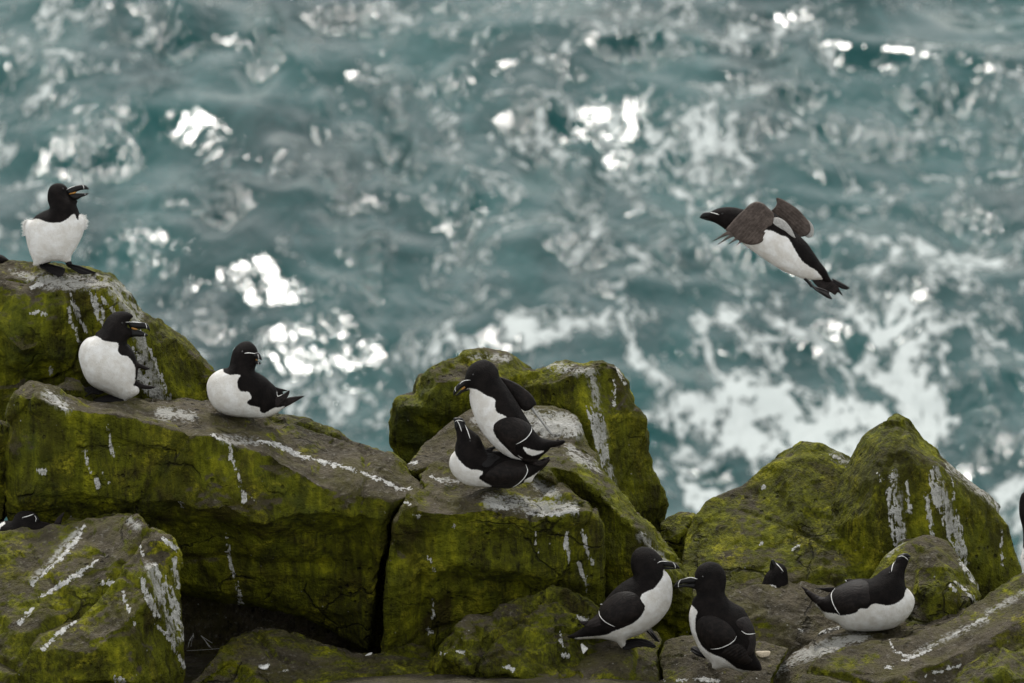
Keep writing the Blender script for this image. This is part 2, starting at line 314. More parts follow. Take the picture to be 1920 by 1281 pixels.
# ------------------------------------------------------------------ rocks
HALF = Vector((0.5, 0.5, 0.5))
def seg_dist(x, y, pts):
    d = np.full(x.shape, 1e9)
    for (ax, ay, aw), (bx, by, bw) in zip(pts[:-1], pts[1:]):
        vx, vy = bx - ax, by - ay; L = vx * vx + vy * vy + 1e-9
        t = np.clip(((x - ax) * vx + (y - ay) * vy) / L, 0, 1)
        d = np.minimum(d, np.hypot(x - ax - t * vx, y - ay - t * vy) - (aw + t * (bw - aw)))
    return d
def rock(label, Y0, outline, inner=(), thick=0.5, guano=(), wash=(), moss=0.0, rough=1.0, voxel=0.0068, seed=0, smooth=1, name='boulder', DYS=0.79):
    Yb = YY(Y0)
    fn = lambda p: atY(p[0], p[1], Yb + (p[2] if len(p) > 2 else 0) * DYS)
    pts = list(outline); n = len(pts); edges = []
    for line in inner:
        if isinstance(line, tuple): line = [line]
        s = len(pts); pts += line
        edges += [(s + i, s + i + 1) for i in range(len(line) - 1)]
    r = delaunay_2d_cdt([Vector((p[0], p[1])) for p in pts], edges, [list(range(n))], 1, 1e-4)
    v2, _, f2, ov = r[0], r[1], r[2], r[3]
    P3 = [p if len(p) > 2 else (p[0], p[1], 0.0) for p in pts]
    V = []
    for i, v in enumerate(v2):
        src = ov[i]
        dy = P3[src[0]][2] if src else 0.0
        V.append(fn((v.x, v.y, dy)))
    F = [list(f) for f in f2]
    # back shell: follows the outline, tucked behind it
    idx = {}
    for i, src in enumerate(ov):
        for s in src:
            if s < n: idx.setdefault(s, i)
    cx = sum(p[0] for p in outline) / n; cy = sum(p[1] for p in outline) / n
    ring = [idx[i] for i in range(n)]
    b1 = []; b2 = []
    for i, p in enumerate(outline):
        d = P3[i][2]
        for lst, tt, kk, dd in ((b1, 0.45, 0.985, 2), (b2, 1.0, 0.84, 14)):
            q = atY(cx + (p[0] - cx) * kk, cy + (p[1] - cy) * kk + dd, Yb + d * DYS + thick * tt)
            lst.append(len(V)); V.append(q)
    for A, B in ((ring, b1), (b1, b2)):
        for i in range(n): j = (i + 1) % n; F.append([A[i], A[j], B[j], B[i]])
    V.append(sum((V[i] for i in b2), Vector()) / n + Vector((0, 0.05, -0.05))); c = len(V) - 1
    for i in range(n): F.append([b2[i], b2[(i + 1) % n], c])
    me = bpy.data.meshes.new('tmp'); me.from_pydata([tuple(v) for v in V], [], F); me.update()
    import bmesh
    bm = bmesh.new(); bm.from_mesh(me); bmesh.ops.recalc_face_normals(bm, faces=bm.faces); bm.to_mesh(me); bm.free()
    o = bpy.data.objects.new(name, me); C.objects.link(o)
    m = o.modifiers.new('r', 'REMESH'); m.mode = 'VOXEL'; m.voxel_size = voxel
    sm = o.modifiers.new('s', 'SMOOTH'); sm.iterations = 2; sm.factor = 0.5
    dg = bpy.context.evaluated_depsgraph_get(); me2 = bpy.data.meshes.new_from_object(o.evaluated_get(dg))
    o.modifiers.clear(); o.data = me2; bpy.data.meshes.remove(me)
    nv = len(me2.vertices); co = np.empty(nv * 3, np.float32); me2.vertices.foreach_get('co', co); co = co.reshape(-1, 3).astype(float)
    no = np.empty(nv * 3, np.float32); me2.vertex_normals.foreach_get('vector', no); no = no.reshape(-1, 3)
    off = Vector((seed * 7.3, seed * 3.1, seed * 1.7)); disp = np.empty(nv)
    nf = noise.fractal; rid = noise.ridged_multi_fractal; tv = noise.turbulence
    for i in range(nv):
        p = Vector(co[i]) + off
        a = nf(p * 1.9, 1.0, 2.1, 3) * 0.016
        s = Vector((p.x * 5 + p.z * 2, p.y * 5, p.z * 8 - p.x * 2))
        b = (rid(s, 0.9, 2.2, 3, 1.0, 2.0) - 1.1) * 0.011
        e = nf(p * 16, 0.9, 2.1, 3) * 0.0085 + nf(p * 42, 1, 2, 2) * 0.0028
        q = p * 1.25; q = q + Vector((noise.noise(p * 2), noise.noise(p * 2 + Vector((9, 0, 0))), 0)) * 0.35
        vd = noise.voronoi(q)[0]; cr = vd[1] - vd[0]
        k = -0.026 * max(0.0, 1 - cr / 0.05)
        fa = 0.0
        for sc_, am in ((2.6, 0.07), (10.0, 0.12)):
            pw = (p + Vector((0, 0, noise.noise(p * 3) * 0.1))) * sc_
            cp = noise.voronoi(pw)[1][0]; dv = noise.cell_vector(cp * 7.13) - HALF
            fa += (pw - cp).dot(dv) / sc_ * am
        disp[i] = (a + b + e + fa) * rough + k * rough * 0.8
    disp = np.nan_to_num(disp)
    co += no * disp[:, None]
    cen = co.mean(0); px, py = to_px(co)
    g = np.full(nv, -30.0); w = np.full(nv, -30.0)
    rg = random.Random(seed * 11 + 3); drips = []
    for st in guano:
        wmx = max(q[2] for q in st)
        if wmx < 7 or abs(st[-1][0] - st[0][0]) > abs(st[-1][1] - st[0][1]): drips.append(st); continue
        for _ in range(int(wmx * 1.5)):
            u = rg.uniform(-1, 1); t0 = rg.uniform(0, .45); t1 = rg.uniform(max(t0 + .2, .5), 1.05); wd = rg.uniform(.8, 3.6); m = len(st) - 1; line = []
            for k in range(6):
                t = min(.9999, t0 + (t1 - t0) * k / 5) * m; i_ = min(int(t), m - 1); f_ = t - i_; A, B = st[i_], st[i_ + 1]
                ww = A[2] + (B[2] - A[2]) * f_; line.append((A[0] + (B[0] - A[0]) * f_ + u * ww + rg.uniform(-1, 1), A[1] + (B[1] - A[1]) * f_, wd * (0.5 + 0.5 * math.sin(math.pi * (k + .7) / 6.2))))
            drips.append(line)
    guano = []
    for st in drips:
        line = []
        for (ax, ay, aw), (bx, by, bw) in zip(st[:-1], st[1:]):
            n_ = max(1, int(math.hypot(bx - ax, by - ay) / 7))
            for q in range(n_):
                t = q / n_; line.append((ax + (bx - ax) * t + rg.uniform(-1.6, 1.6), ay + (by - ay) * t + rg.uniform(-1.2, 1.2), (aw + (bw - aw) * t) * rg.uniform(.42, .85)))
        line.append(st[-1]); guano.append(line)
    for st in guano: g = np.maximum(g, -1.7 * seg_dist(px, py, st))
    for st in wash: w = np.maximum(w, -seg_dist(px, py, st))
    me2.vertices.foreach_set('co', (co - cen).astype(np.float32).ravel()); me2.update(); me2.shade_smooth()
    fattr(me2, 'guano', np.minimum(g, 7.0)); fattr(me2, 'wash', w); fattr(me2, 'moss', np.full(nv, moss))
    me2.materials.clear(); me2.materials.append(ROCK); o.location = cen; me2.name = name
    tag(o, label, 'rock')
    return o

def G(*pts): return [tuple(p) for p in pts]

rock('tall mossy boulder at the left edge with a bird standing on its grey top', 18.75,
  [(-90, 500, .3), (0, 493, .35), (60, 493, .35), (110, 500, .3), (170, 508, .3), (205, 517, .25), (240, 550, .2), (262, 583, .2), (300, 605, .2), (350, 643, .2), (405, 700, .15), (412, 790, .1), (330, 850, .0), (100, 850, 0), (-90, 850, 0)],
  [[(-80, 540, .1), (0, 530, .1), (60, 552, .02), (100, 545, 0), (150, 541, 0), (200, 540, .03), (235, 575, .05), (262, 610, .06)],
   [(0, 620, -.06), (40, 660, -.12), (70, 650, -.08)], [(10, 695, .05), (80, 720, .1)], (150, 700, 0), (200, 740, 0.03), (290, 650, .06), (330, 750, .03)],
  thick=.55, seed=1, rough=0.8, moss=0.15,
  guano=[G((134, 552, 3), (142, 580, 5), (160, 620, 3)), G((128, 575, 4), (132, 600, 6), (148, 640, 3)), G((170, 545, 2), (178, 570, 5), (196, 610, 8)), G((193, 558, 2), (212, 585, 5)),
         G((60, 588, 3), (75, 585, 6), (86, 592, 3)), G((95, 688, 3), (97, 698, 5)), G((240, 640, 8), (280, 730, 16), (300, 750, 16)), G((265, 620, 3), (318, 745, 5)), G((60, 540, 5), (75, 532, 6))],
  wash=[G((20, 510, 4), (100, 530, 16), (200, 530, 10), (255, 600, 10)), G((255, 620, 6), (300, 745, 12)), G((170, 520, 10), (240, 545, 8), (260, 590, 8))])
rock('low rounded lump wedged behind the left end of the long slab', 18.35,
  [(60, 770, 0), (92, 728, .05), (125, 702, .1), (150, 712, .1), (175, 735, .05), (195, 780, 0), (120, 800, 0)], [(125, 730, -.05)], thick=.3, seed=2)
rock('dark mossy block cut off by the left edge below the standing bird boulder', 18.0,
  [(-90, 800, .1), (0, 790, .1), (18, 802, .1), (24, 850, .1), (14, 940, .1), (-5, 1020, .1), (-90, 1020, .1)], [(-20, 830, 0)], thick=.4, seed=3, moss=.2)
rock('long mossy slab with two birds on its flat grey top and a white guano line', 17.95,
  [(8, 800, .1), (18, 748, .1), (60, 715, .15), (95, 722, .15), (125, 742, .15), (165, 752, .28), (240, 748, .45), (330, 752, .5), (400, 757, .5), (500, 778, .5), (580, 788, .5), (625, 803, .48), (655, 828, .4), (700, 838, .35), (737, 850, .33), (765, 878, .25), (790, 908, .12), (786, 925, .05), (743, 947, 0), (728, 985, .02), (712, 1080, .05), (690, 1222, .1), (630, 1180, .2), (560, 1152, .2), (440, 1130, .2), (340, 1115, .2), (200, 1110, .2), (60, 1080, .2), (12, 960, .15)],
  [[(60, 745, .0), (110, 760, -.02), (165, 772, -.01), (220, 777, 0), (280, 795, 0), (350, 813, -.02), (400, 818, 0), (440, 832, 0), (500, 848, 0), (560, 882, -.03), (600, 912, -.03), (660, 927, -.02), (736, 940, -.01)],
   [(50, 935, -.02), (150, 928, -.02), (250, 945, -.05), (330, 938, -.06), (370, 957, -.10), (420, 955, -.12), (500, 985, -.12), (560, 965, -.07), (640, 962, -.06), (716, 975, -.03)],
   [(60, 1000, .12), (250, 985, .05), (340, 992, .08), (420, 990, .05), (500, 1012, .03), (560, 1000, .06), (640, 1000, .08), (714, 1005, .01)],
   [(340, 1095, .12), (500, 1120, .14), (620, 1140, .14), (690, 1150, .05)], [(550, 855, .18), (600, 862, .2), (660, 870, .15)]],
  thick=.5, seed=4, rough=0.8, moss=0.06,
  guano=[G((485, 826, 3), (520, 834, 6), (570, 858, 4), (640, 874, 4), (700, 893, 5), (745, 915, 4), (772, 918, 4)), G((402, 815, 4), (430, 832, 4), (438, 870, 4), (452, 905, 4), (458, 938, 6)),
         G((199, 797, 1), (206, 825, 3), (211, 855, 4)), G((155, 838, 1), (165, 870, 3), (185, 912, 5)), G((70, 880, 3), (80, 885, 5)), G((424, 1000, 2), (432, 1060, 3), (448, 1110, 4), (456, 1160, 4)),
         G((715, 955, 2), (722, 962, 2)), G((92, 735, 2), (115, 760, 5), (125, 768, 3)), G((336, 942, 2), (342, 950, 3)), G((188, 878, 1), (205, 905, 1))],
  wash=[G((300, 775, 12), (360, 780, 10)), G((420, 822, 8), (480, 830, 6)), G((90, 740, 10), (125, 765, 10))])
rock('dark bare rock in the shade beneath the long slab', 18.35,
  [(300, 1080, .1), (440, 1100, .1), (560, 1120, .1), (640, 1150, .1), (712, 1190, .1), (712, 1320, .1), (300, 1320, .1)], [(500, 1200, .0), (620, 1210, .02), (400, 1200, .02)], thick=.4, seed=5, moss=-1.2)
rock('big boulder in the lower left corner streaked white on its right side', 17.15,
  [(-90, 1010, .3), (0, 1000, .38), (60, 998, .42), (110, 986, .42), (165, 972, .42), (215, 960, .4), (262, 957, .3), (285, 985, .22), (320, 1012, .17), (333, 1035, .15), (337, 1130, .1), (346, 1200, .08), (348, 1290, .05), (330, 1420, 0), (-90, 1420, -.5)],
  [[(262, 965, .27), (262, 1040, .05), (275, 1070, -.05), (285, 1120, -.12), (240, 1165, -.2), (250, 1281, -.33)], [(190, 1175, -.17), (175, 1220, -.28), (140, 1281, -.36)], (100, 1080, .1), (0, 1150, -.05), (60, 1220, -.3), (330, 1200, .0), (200, 1060, .1)],
  thick=.6, seed=6, moss=0.2,
  guano=[G((160, 985, 3), (150, 1005, 6), (115, 1045, 5), (60, 1095, 3)), G((190, 1045, 2), (150, 1075, 6), (75, 1120, 3)), G((62, 1140, 2), (36, 1168, 4)), G((140, 1165, 2), (115, 1185, 5), (80, 1217, 4)),
         G((262, 1082, 6), (275, 1120, 7), (300, 1170, 5)), G((300, 1080, 12), (318, 1130, 14), (338, 1200, 8)), G((325, 1050, 6), (334, 1100, 5)), G((231, 1108, 3), (240, 1140, 4), (252, 1170, 2)), G((290, 1060, 4), (300, 1080, 6)),
         G((290, 1170, 3), (320, 1200, 5), (345, 1250, 4)), G((222, 1270, 6), (228, 1281, 7)), G((195, 1095, 3), (208, 1092, 5)), G((305, 1010, 3), (330, 1030, 4)), G((262, 1025, 3), (266, 1040, 3))],
  wash=[G((150, 990, 4), (60, 1090, 4)), G((280, 1060, 8), (330, 1200, 8)), G((240, 975, 5), (255, 985, 8))])
rock('square mossy block under the mating pair with bright yellow algae on its left corner', 17.85,
  [(794, 912, .15), (786, 890, .25), (840, 850, .45), (960, 848, .45), (1030, 885, .33), (1080, 935, .12), (1118, 955, .04), (1130, 1000, .04), (1134, 1100, .05), (1130, 1240, .1), (820, 1240, .1), (718, 1228, .05), (727, 1100, 0), (739, 985, 0), (752, 954, 0), (768, 925, .05)],
  [[(758, 959, -.02), (790, 960, -.05), (850, 965, -.03), (920, 955, -.02), (950, 967, -.03), (1000, 976, -.04), (1060, 962, -.02), (1112, 958, 0)], [(748, 987, 0), (840, 1000, 0), (950, 1010, 0), (1100, 1010, 0)],
   [(745, 1020, .03), (840, 1052, .0), (950, 1066, -.03), (1000, 1078, -.02), (1060, 1090, 0)], [(850, 1085, .07), (970, 1092, .09), (1020, 1120, .07)], (760, 1150, .03), (950, 1180, .1)],
  thick=.45, seed=7, rough=0.8, moss=0.12,
  guano=[G((920, 945, 6), (950, 955, 3)), G((990, 965, 4), (1030, 965, 7), (1080, 958, 5)), G((1063, 1000, 4), (1060, 1020, 5), (1067, 1052, 5)), G((1092, 997, 4), (1100, 1030, 4), (1112, 1058, 3)), G((1086, 1055, 4), (1095, 1085, 3), (1100, 1110, 1)), G((1004, 995, 1), (1008, 1040, 1)),
         G((800, 1046, 4), (812, 1050, 5), (814, 1068, 2)), G((852, 984, 4), (852, 988, 4)), G((755, 940, 3), (770, 945, 2)), G((812, 1120, 1), (811, 1160, 2)), G((895, 903, 2), (900, 905, 2)), G((810, 895, 2), (830, 905, 2)), G((778, 965, 2), (785, 968, 2)), G((803, 1180, 4), (805, 1186, 4))],
  wash=[G((920, 940, 14), (1070, 955, 14)), G((1010, 910, 12), (1040, 930, 12)), G((830, 900, 6), (860, 905, 6))])
rock('grey slab sloping up behind the mating pair with a pale weathered top', 18.25,
  [(752, 890, .1), (790, 840, .3), (840, 800, .42), (885, 768, .5), (960, 762, .52), (1040, 760, .52), (1080, 780, .45), (1098, 815, .4), (1120, 850, .3), (1150, 930, .1), (1100, 1000, .0), (1000, 1250, .1), (655, 1250, .1), (665, 980, .1), (740, 945, .1)],
  [[(790, 880, .08), (900, 850, .2), (1000, 850, .2), (1080, 850, .18), (1110, 870, .15)], (1000, 800, .38)], thick=.35, seed=8, moss=-0.15, rough=0.6,
  guano=[G((1000, 790, 3), (1050, 795, 5), (1085, 800, 3)), G((1020, 815, 2), (1080, 812, 3)), G((768, 868, 3), (780, 866, 2))],
  wash=[G((900, 790, 16), (960, 820, 14)), G((990, 790, 26), (1080, 800, 22)), G((1060, 840, 10), (1110, 870, 10))])
rock('narrow diagonal ridge of rock running down from the pair to the pecking birds', 17.98,
  [(985, 880, .2), (1010, 850, .35), (1060, 838, .42), (1110, 858, .4), (1150, 905, .3), (1190, 960, .25), (1230, 1000, .22), (1262, 1040, .2), (1295, 1100, .12), (1310, 1180, .1), (1310, 1260, .1), (1080, 1260, .1), (1080, 960, .1), (1040, 905, .05)],
  [[(1030, 875, .15), (1080, 885, .15), (1120, 925, .1), (1160, 965, .06), (1205, 1005, .04), (1240, 1050, .03), (1270, 1110, .0)], [(1050, 905, .2), (1110, 950, .18), (1135, 985, .1)], (1180, 1080, .03), (1150, 1180, .1)],
  thick=.35, seed=9, moss=0.25, wash=[G((1070, 850, 8), (1120, 880, 8)), G((1200, 1005, 5), (1260, 1060, 5))], guano=[G((1203, 998, 3), (1208, 1001, 3))])
rock('massive green boulder standing behind the mating pair with a wide white run', 19.0,
  [(735, 830, .15), (735, 772, .15), (746, 745, .12), (776, 740, .1), (788, 702, .12), (830, 676, .15), (862, 674, .2), (872, 664, .2), (905, 657, .25), (950, 664, .25), (985, 684, .2), (1002, 692, .12), (1030, 679, .15), (1060, 676, .16), (1095, 683, .15), (1130, 675, .15), (1158, 688, .15), (1178, 718, .15), (1190, 760, .15), (1212, 788, .12), (1217, 830, .12), (1224, 880, .12), (1246, 920, .1), (1253, 945, .1), (1240, 990, .1), (1235, 1040, .15), (1150, 1060, 0), (900, 980, 0), (770, 905, .1), (745, 875, .12)],
  [[(1090, 695, .06), (1100, 780, -.05), (1120, 860, -.1), (1150, 960, -.15)], [(1175, 780, .05), (1190, 900, .02), (1210, 960, .02)], (820, 715, .02), (860, 790, .0), (800, 850, .05), [(755, 760, .04), (790, 765, -.03)], [(980, 700, .14), (965, 730, .1)], (930, 720, .05), (1030, 720, .02), (1050, 750, .03)],
  thick=.6, seed=10, rough=0.8, moss=0.28,
  guano=[G((1108, 755, 10), (1118, 790, 14), (1128, 830, 12), (1140, 880, 7), (1150, 930, 4)), G((1150, 715, 2), (1152, 760, 4)), G((1167, 940, 2), (1172, 960, 2)), G((1120, 870, 1), (1130, 915, 1)), G((1045, 686, 1), (1070, 694, 2), (1090, 695, 1)), G((1155, 690, 3), (1172, 720, 2))],
  wash=[G((1110, 700, 6), (1125, 800, 9), (1150, 920, 5)), G((1030, 685, 8), (1110, 700, 10)), G((880, 668, 6), (950, 672, 6))])
rock('craggy yellow green rock at the bottom left of the pecking birds', 17.35,
  [(818, 1250, .05), (835, 1216, .1), (858, 1190, .12), (878, 1160, .15), (918, 1152, .2), (960, 1125, .27), (990, 1104, .33), (1012, 1098, .35), (1060, 1102, .33), (1112, 1125, .27), (1160, 1190, .2), (1170, 1330, .0), (1000, 1340, -.1), (826, 1340, -.0)],
  [[(840, 1228, .0), (895, 1262, -.1), (950, 1262, -.12), (1000, 1275, -.14), (1040, 1281, -.15)], [(900, 1285, .0), (960, 1285, .0)], (920, 1190, .03), (1010, 1150, .12), (1080, 1200, .05), [(1025, 1210, .0), (1050, 1250, -.06)], (980, 1220, -.02)],
  thick=.4, seed=11, moss=.14, rough=1.5, guano=[G((945, 1250, 4), (960, 1255, 4)), G((860, 1223, 3), (870, 1223, 3)), G((1048, 1185, 2), (1054, 1205, 4), (1056, 1215, 2)), G((1055, 1228, 4), (1065, 1232, 3)), G((1085, 1158, 3), (1100, 1163, 5)), G((828, 1226, 3), (836, 1226, 2))])
rock('low grey slab with patches of yellow moss and a pitted end along the bottom edge', 17.3,
  [(345, 1300, .0), (385, 1245, .15), (430, 1206, .3), (488, 1182, .42), (520, 1185, .42), (560, 1198, .4), (620, 1220, .36), (660, 1233, .33), (700, 1234, .3), (760, 1240, .27), (820, 1244, .22), (822, 1340, 0), (345, 1340, 0)],
  [[(530, 1290, -.02), (620, 1272, .03), (660, 1258, .08), (740, 1260, .08), (817, 1264, .06)], [(440, 1235, .18), (500, 1240, .18), (570, 1250, .17)]], thick=.4, seed=12, moss=0.08, guano=[G((490, 1250, 4), (500, 1249, 4)), G((532, 1256, 2), (540, 1258, 2))])
rock('small green hummock of rock in the gap below the square block', 17.7,
  [(688, 1260, 0), (705, 1228, .1), (740, 1208, .2), (772, 1203, .22), (805, 1212, .18), (822, 1240, .1), (824, 1290, 0), (688, 1290, 0)], thick=.25, seed=13, moss=.3)
rock('small brown rock in the notch between the two big boulders', 18.75,
  [(1234, 1030, 0), (1238, 980, .1), (1268, 963, .15), (1303, 962, .15), (1325, 1000, .1), (1320, 1100, 0), (1245, 1100, 0)], [(1275, 1000, .0)], thick=.3, seed=14, rough=0.7, moss=0.15)
rock('broad sloping boulder with a rounded peak and diagonal bands of moss', 18.6,
  [(1275, 1080, -.1), (1283, 1015, .1), (1300, 972, .2), (1325, 942, .3), (1365, 920, .37), (1392, 911, .4), (1440, 871, .46), (1470, 846, .5), (1505, 831, .55), (1540, 834, .55), (1565, 848, .55), (1592, 862, .55), (1640, 880, .5), (1660, 1000, .15), (1620, 1160, -.3), (1280, 1160, -.35)],
  [[(1465, 868, .40), (1500, 858, .42), (1560, 885, .40), (1580, 905, .36)], (1500, 1000, .05), (1400, 1000, .08), (1570, 1060, -.1)],
  thick=.55, seed=15, moss=0.42, rough=0.55, wash=[G((1560, 850, 6), (1590, 870, 8))], guano=[G((1486, 1030, 4), (1496, 1022, 2)), G((1424, 1022, 2), (1428, 1018, 3)), G((1430, 913, 3), (1432, 915, 2)), G((1555, 852, 3), (1575, 860, 2))])
rock('tall pointed boulder on the right with two broad white guano runs', 18.6,
  [(1545, 1000, .15), (1578, 897, .3), (1603, 846, .36), (1618, 816, .38), (1652, 795, .4), (1681, 777, .42), (1702, 791, .42), (1732, 826, .4), (1780, 870, .4), (1822, 905, .4), (1860, 932, .36), (1877, 946, .35), (1872, 960, .32), (1890, 985, .3), (1893, 1005, .3), (1905, 1045, .28), (1914, 1076, .25), (1900, 1120, .2), (1830, 1200, .1), (1640, 1200, 0), (1530, 1170, -.1)],
  [[(1678, 800, .33), (1655, 850, .15), (1640, 900, .04), (1632, 960, -.04), (1650, 1060, -.1), (1660, 1150, -.12)], [(1700, 845, .12), (1770, 880, .17), (1830, 925, .24), (1862, 955, .28)], [(1710, 870, .08), (1780, 920, .12), (1850, 975, .22)], (1760, 1020, .06), (1850, 1060, .15)],
  thick=.6, seed=16, rough=0.55, moss=0.38,
  guano=[G((1668, 880, 4), (1672, 930, 9), (1685, 990, 12), (1685, 1030, 8)), G((1700, 900, 4), (1705, 960, 4)), G((1745, 870, 6), (1762, 930, 10), (1785, 990, 12), (1805, 1040, 9), (1812, 1060, 6)), G((1735, 920, 3), (1745, 980, 6), (1750, 1005, 4)), G((1785, 900, 2), (1800, 990, 3)), G((1879, 990, 1), (1880, 1060, 1.5)), G((1868, 945, 3), (1878, 965, 3)), G((1648, 885, 2), (1652, 900, 2))],
  wash=[G((1680, 890, 7), (1690, 1020, 8)), G((1755, 880, 7), (1800, 1040, 9)), G((1780, 875, 8), (1870, 945, 7))])
rock('low mossy rock in front of the bird that only shows its head on the right', 17.95,
  [(1345, 1150, .0), (1375, 1112, .18), (1420, 1102, .28), (1445, 1097, .34), (1490, 1091, .38), (1520, 1094, .38), (1560, 1102, .35), (1620, 1150, .2), (1610, 1260, -.15), (1400, 1290, -.2), (1350, 1230, -.1)], [(1450, 1160, .07), (1540, 1150, .12)],
  thick=.4, seed=17, rough=0.8, moss=0.12, guano=[G((1500, 1178, 2), (1504, 1182, 2)), G((1428, 1224, 1), (1442, 1226, 3))])
rock('smooth pale brown rock with a white edge just right of the crouching bird', 17.85,
  [(1570, 1200, .0), (1620, 1105, .3), (1660, 1045, .42), (1690, 1012, .5), (1740, 1005, .52), (1772, 1016, .5), (1800, 1045, .43), (1836, 1098, .33), (1842, 1120, .28), (1800, 1190, .08), (1700, 1240, -.1), (1580, 1240, -.1)],
  [[(1712, 1016, .43), (1755, 1040, .3), (1780, 1080, .18), (1796, 1130, .06), (1798, 1165, .02)], (1700, 1110, .17)], thick=.4, seed=18, moss=0.1, rough=0.5,
  guano=[G((1795, 1045, 2), (1815, 1075, 4), (1838, 1105, 3)), G((1790, 1090, 2), (1815, 1110, 4), (1835, 1135, 2)), G((1782, 1095, 1), (1790, 1108, 2))], wash=[G((1690, 1015, 5), (1665, 1040, 4))])
rock('rounded brown ledge at the bottom under the right facing bird', 17.25,
  [(1005, 1300, 0), (1060, 1246, .15), (1110, 1206, .28), (1150, 1182, .38), (1200, 1176, .42), (1232, 1185, .38), (1244, 1202, .33), (1233, 1225, .25), (1240, 1290, .0), (1243, 1340, -.1), (1005, 1340, -.15)], [(1170, 1230, .12), (1130, 1270, .0)], thick=.35, seed=19, moss=0.05, rough=0.5)
rock('brown ledge at the bottom under the left facing bird with white splashes', 17.25,
  [(1236, 1240, .2), (1250, 1206, .32), (1280, 1192, .37), (1340, 1190, .38), (1430, 1200, .35), (1480, 1215, .3), (1450, 1270, .1), (1440, 1340, -.1), (1240, 1340, -.15)], [(1320, 1240, .12)], thick=.35, seed=20, moss=-0.02, rough=0.5,
  guano=[G((1270, 1277, 2), (1300, 1272, 3), (1345, 1276, 5)), G((1303, 1265, 1), (1304, 1275, 2)), G((1235, 1280, 2), (1250, 1281, 2))])
rock('wedge of grey rock that the crouching right bird sits on, above the dark crack', 17.5,
  [(1410, 1310, -.15), (1445, 1262, .08), (1500, 1216, .28), (1550, 1178, .42), (1600, 1160, .5), (1700, 1150, .5), (1800, 1130, .5), (1830, 1150, .35), (1780, 1172, .3), (1700, 1200, .22), (1610, 1210, .15), (1530, 1240, .02), (1480, 1310, -.15)], thick=.3, seed=21, moss=-0.1, rough=0.5,
  wash=[G((1500, 1230, 12), (1620, 1190, 14)), G((1430, 1275, 8), (1500, 1230, 8))], guano=[G((1532, 1187, 2), (1570, 1178, 3))])
rock('great tilted slab filling the bottom right corner with streaks of guano', 17.3,
  [(1440, 1340, -.2), (1475, 1285, .0), (1525, 1238, .15), (1600, 1208, .27), (1700, 1196, .33), (1790, 1160, .45), (1850, 1120, .55), (1905, 1083, .65), (1990, 1050, .7), (1990, 1340, -.1)],
  [[(1640, 1281, -.02), (1740, 1232, .15), (1800, 1200, .25), (1920, 1120, .45)], [(1760, 1240, .05), (1850, 1195, .15), (1960, 1130, .3)]], thick=.5, seed=22, moss=0.14, rough=0.7,
  guano=[G((1685, 1224, 2), (1700, 1228, 3), (1715, 1230, 2)), G((1692, 1238, 2), (1725, 1228, 4), (1745, 1215, 2)), G((1790, 1188, 1), (1850, 1158, 3)), G((1660, 1252, 3), (1672, 1252, 2)), G((1730, 1270, 1), (1800, 1248, 2)), G((1667, 1200, 1), (1678, 1220, 1))],
  wash=[G((1700, 1232, 4), (1850, 1160, 5)), G((1850, 1150, 4), (1940, 1100, 5))])
rock('dark green angular block in the very bottom right corner', 17.0,
  [(1745, 1340, -.1), (1775, 1290, .05), (1800, 1258, .15), (1850, 1225, .25), (1880, 1213, .28), (1898, 1225, .25), (1990, 1200, .3), (1990, 1340, 0)], [(1880, 1260, .0)], thick=.3, seed=23, moss=.2)

# the slope that carries the boulders, falling to the sea behind and towards the camera in front
def slope():
    V = []; F = []; prof = [(9.0, 1), (14.5, 1), (16.6, 1400), (17.2, 1330), (17.9, 1290), (18.5, 1240), (19.0, 1190)]
    base = atY(960, 1400, 16.6).z
    xs = np.linspace(-9, 9, 90); rows = []
    for i, (Y, p) in enumerate(prof):
        z = atY(960, p, Y).z if p > 1 else base - 0.1 - (16.6 - Y) * 0.25
        rows.append((Y, z))
    zt = rows[-1][1]
    rows += [(19.6, zt - 0.6), (20.1, zt - 2.5), (20.6, zt - 7), (21.5, zt - 15), (23, -2.0)]
    for (Y, z) in rows:
        for x in xs:
            n = noise.fractal(Vector((x * 0.8, Y * 0.8, z * 0.5)), 1, 2, 4)
            V.append((x, Y + n * 0.15, z + n * 0.05))
    nx = len(xs)
    for j in range(len(rows) - 1):
        for i in range(nx - 1): F.append([j * nx + i, j * nx + i + 1, (j + 1) * nx + i + 1, (j + 1) * nx + i])
    o = new_obj('cliff_slope', V, F, ROCK); fattr(o.data, 'guano', np.full(len(V), -30.)); fattr(o.data, 'wash', np.full(len(V), -30.)); fattr(o.data, 'moss', np.full(len(V), -.2)); tag(o, kind='structure')
slope()
bpy.context.view_layer.update()

# ------------------------------------------------------------------ birds
def catmull(pts, step, closed=True):
    P = np.array(pts, float); n = len(P); out = []
    for i in range(n if closed else n - 1):
        if closed: a, b, c, d = P[(i - 1) % n], P[i], P[(i + 1) % n], P[(i + 2) % n]
        else: a, b, c, d = P[max(i - 1, 0)], P[i], P[i + 1], P[min(i + 2, n - 1)]
        L = np.linalg.norm(c - b); k = max(1, int(L / step))
        l1 = np.linalg.norm(b - a) + 1e-6; l3 = np.linalg.norm(d - c) + 1e-6
        m1 = (c - a) / (l1 + L + 1e-6) * L; m2 = (d - b) / (l3 + L + 1e-6) * L
        for j in range(k):
            t = j / k; out.append((2 * t**3 - 3 * t**2 + 1) * b + (t**3 - 2 * t**2 + t) * m1 + (-2 * t**3 + 3 * t**2) * c + (t**3 - t**2) * m2)
    if not closed: out.append(P[-1])
    return np.array(out)
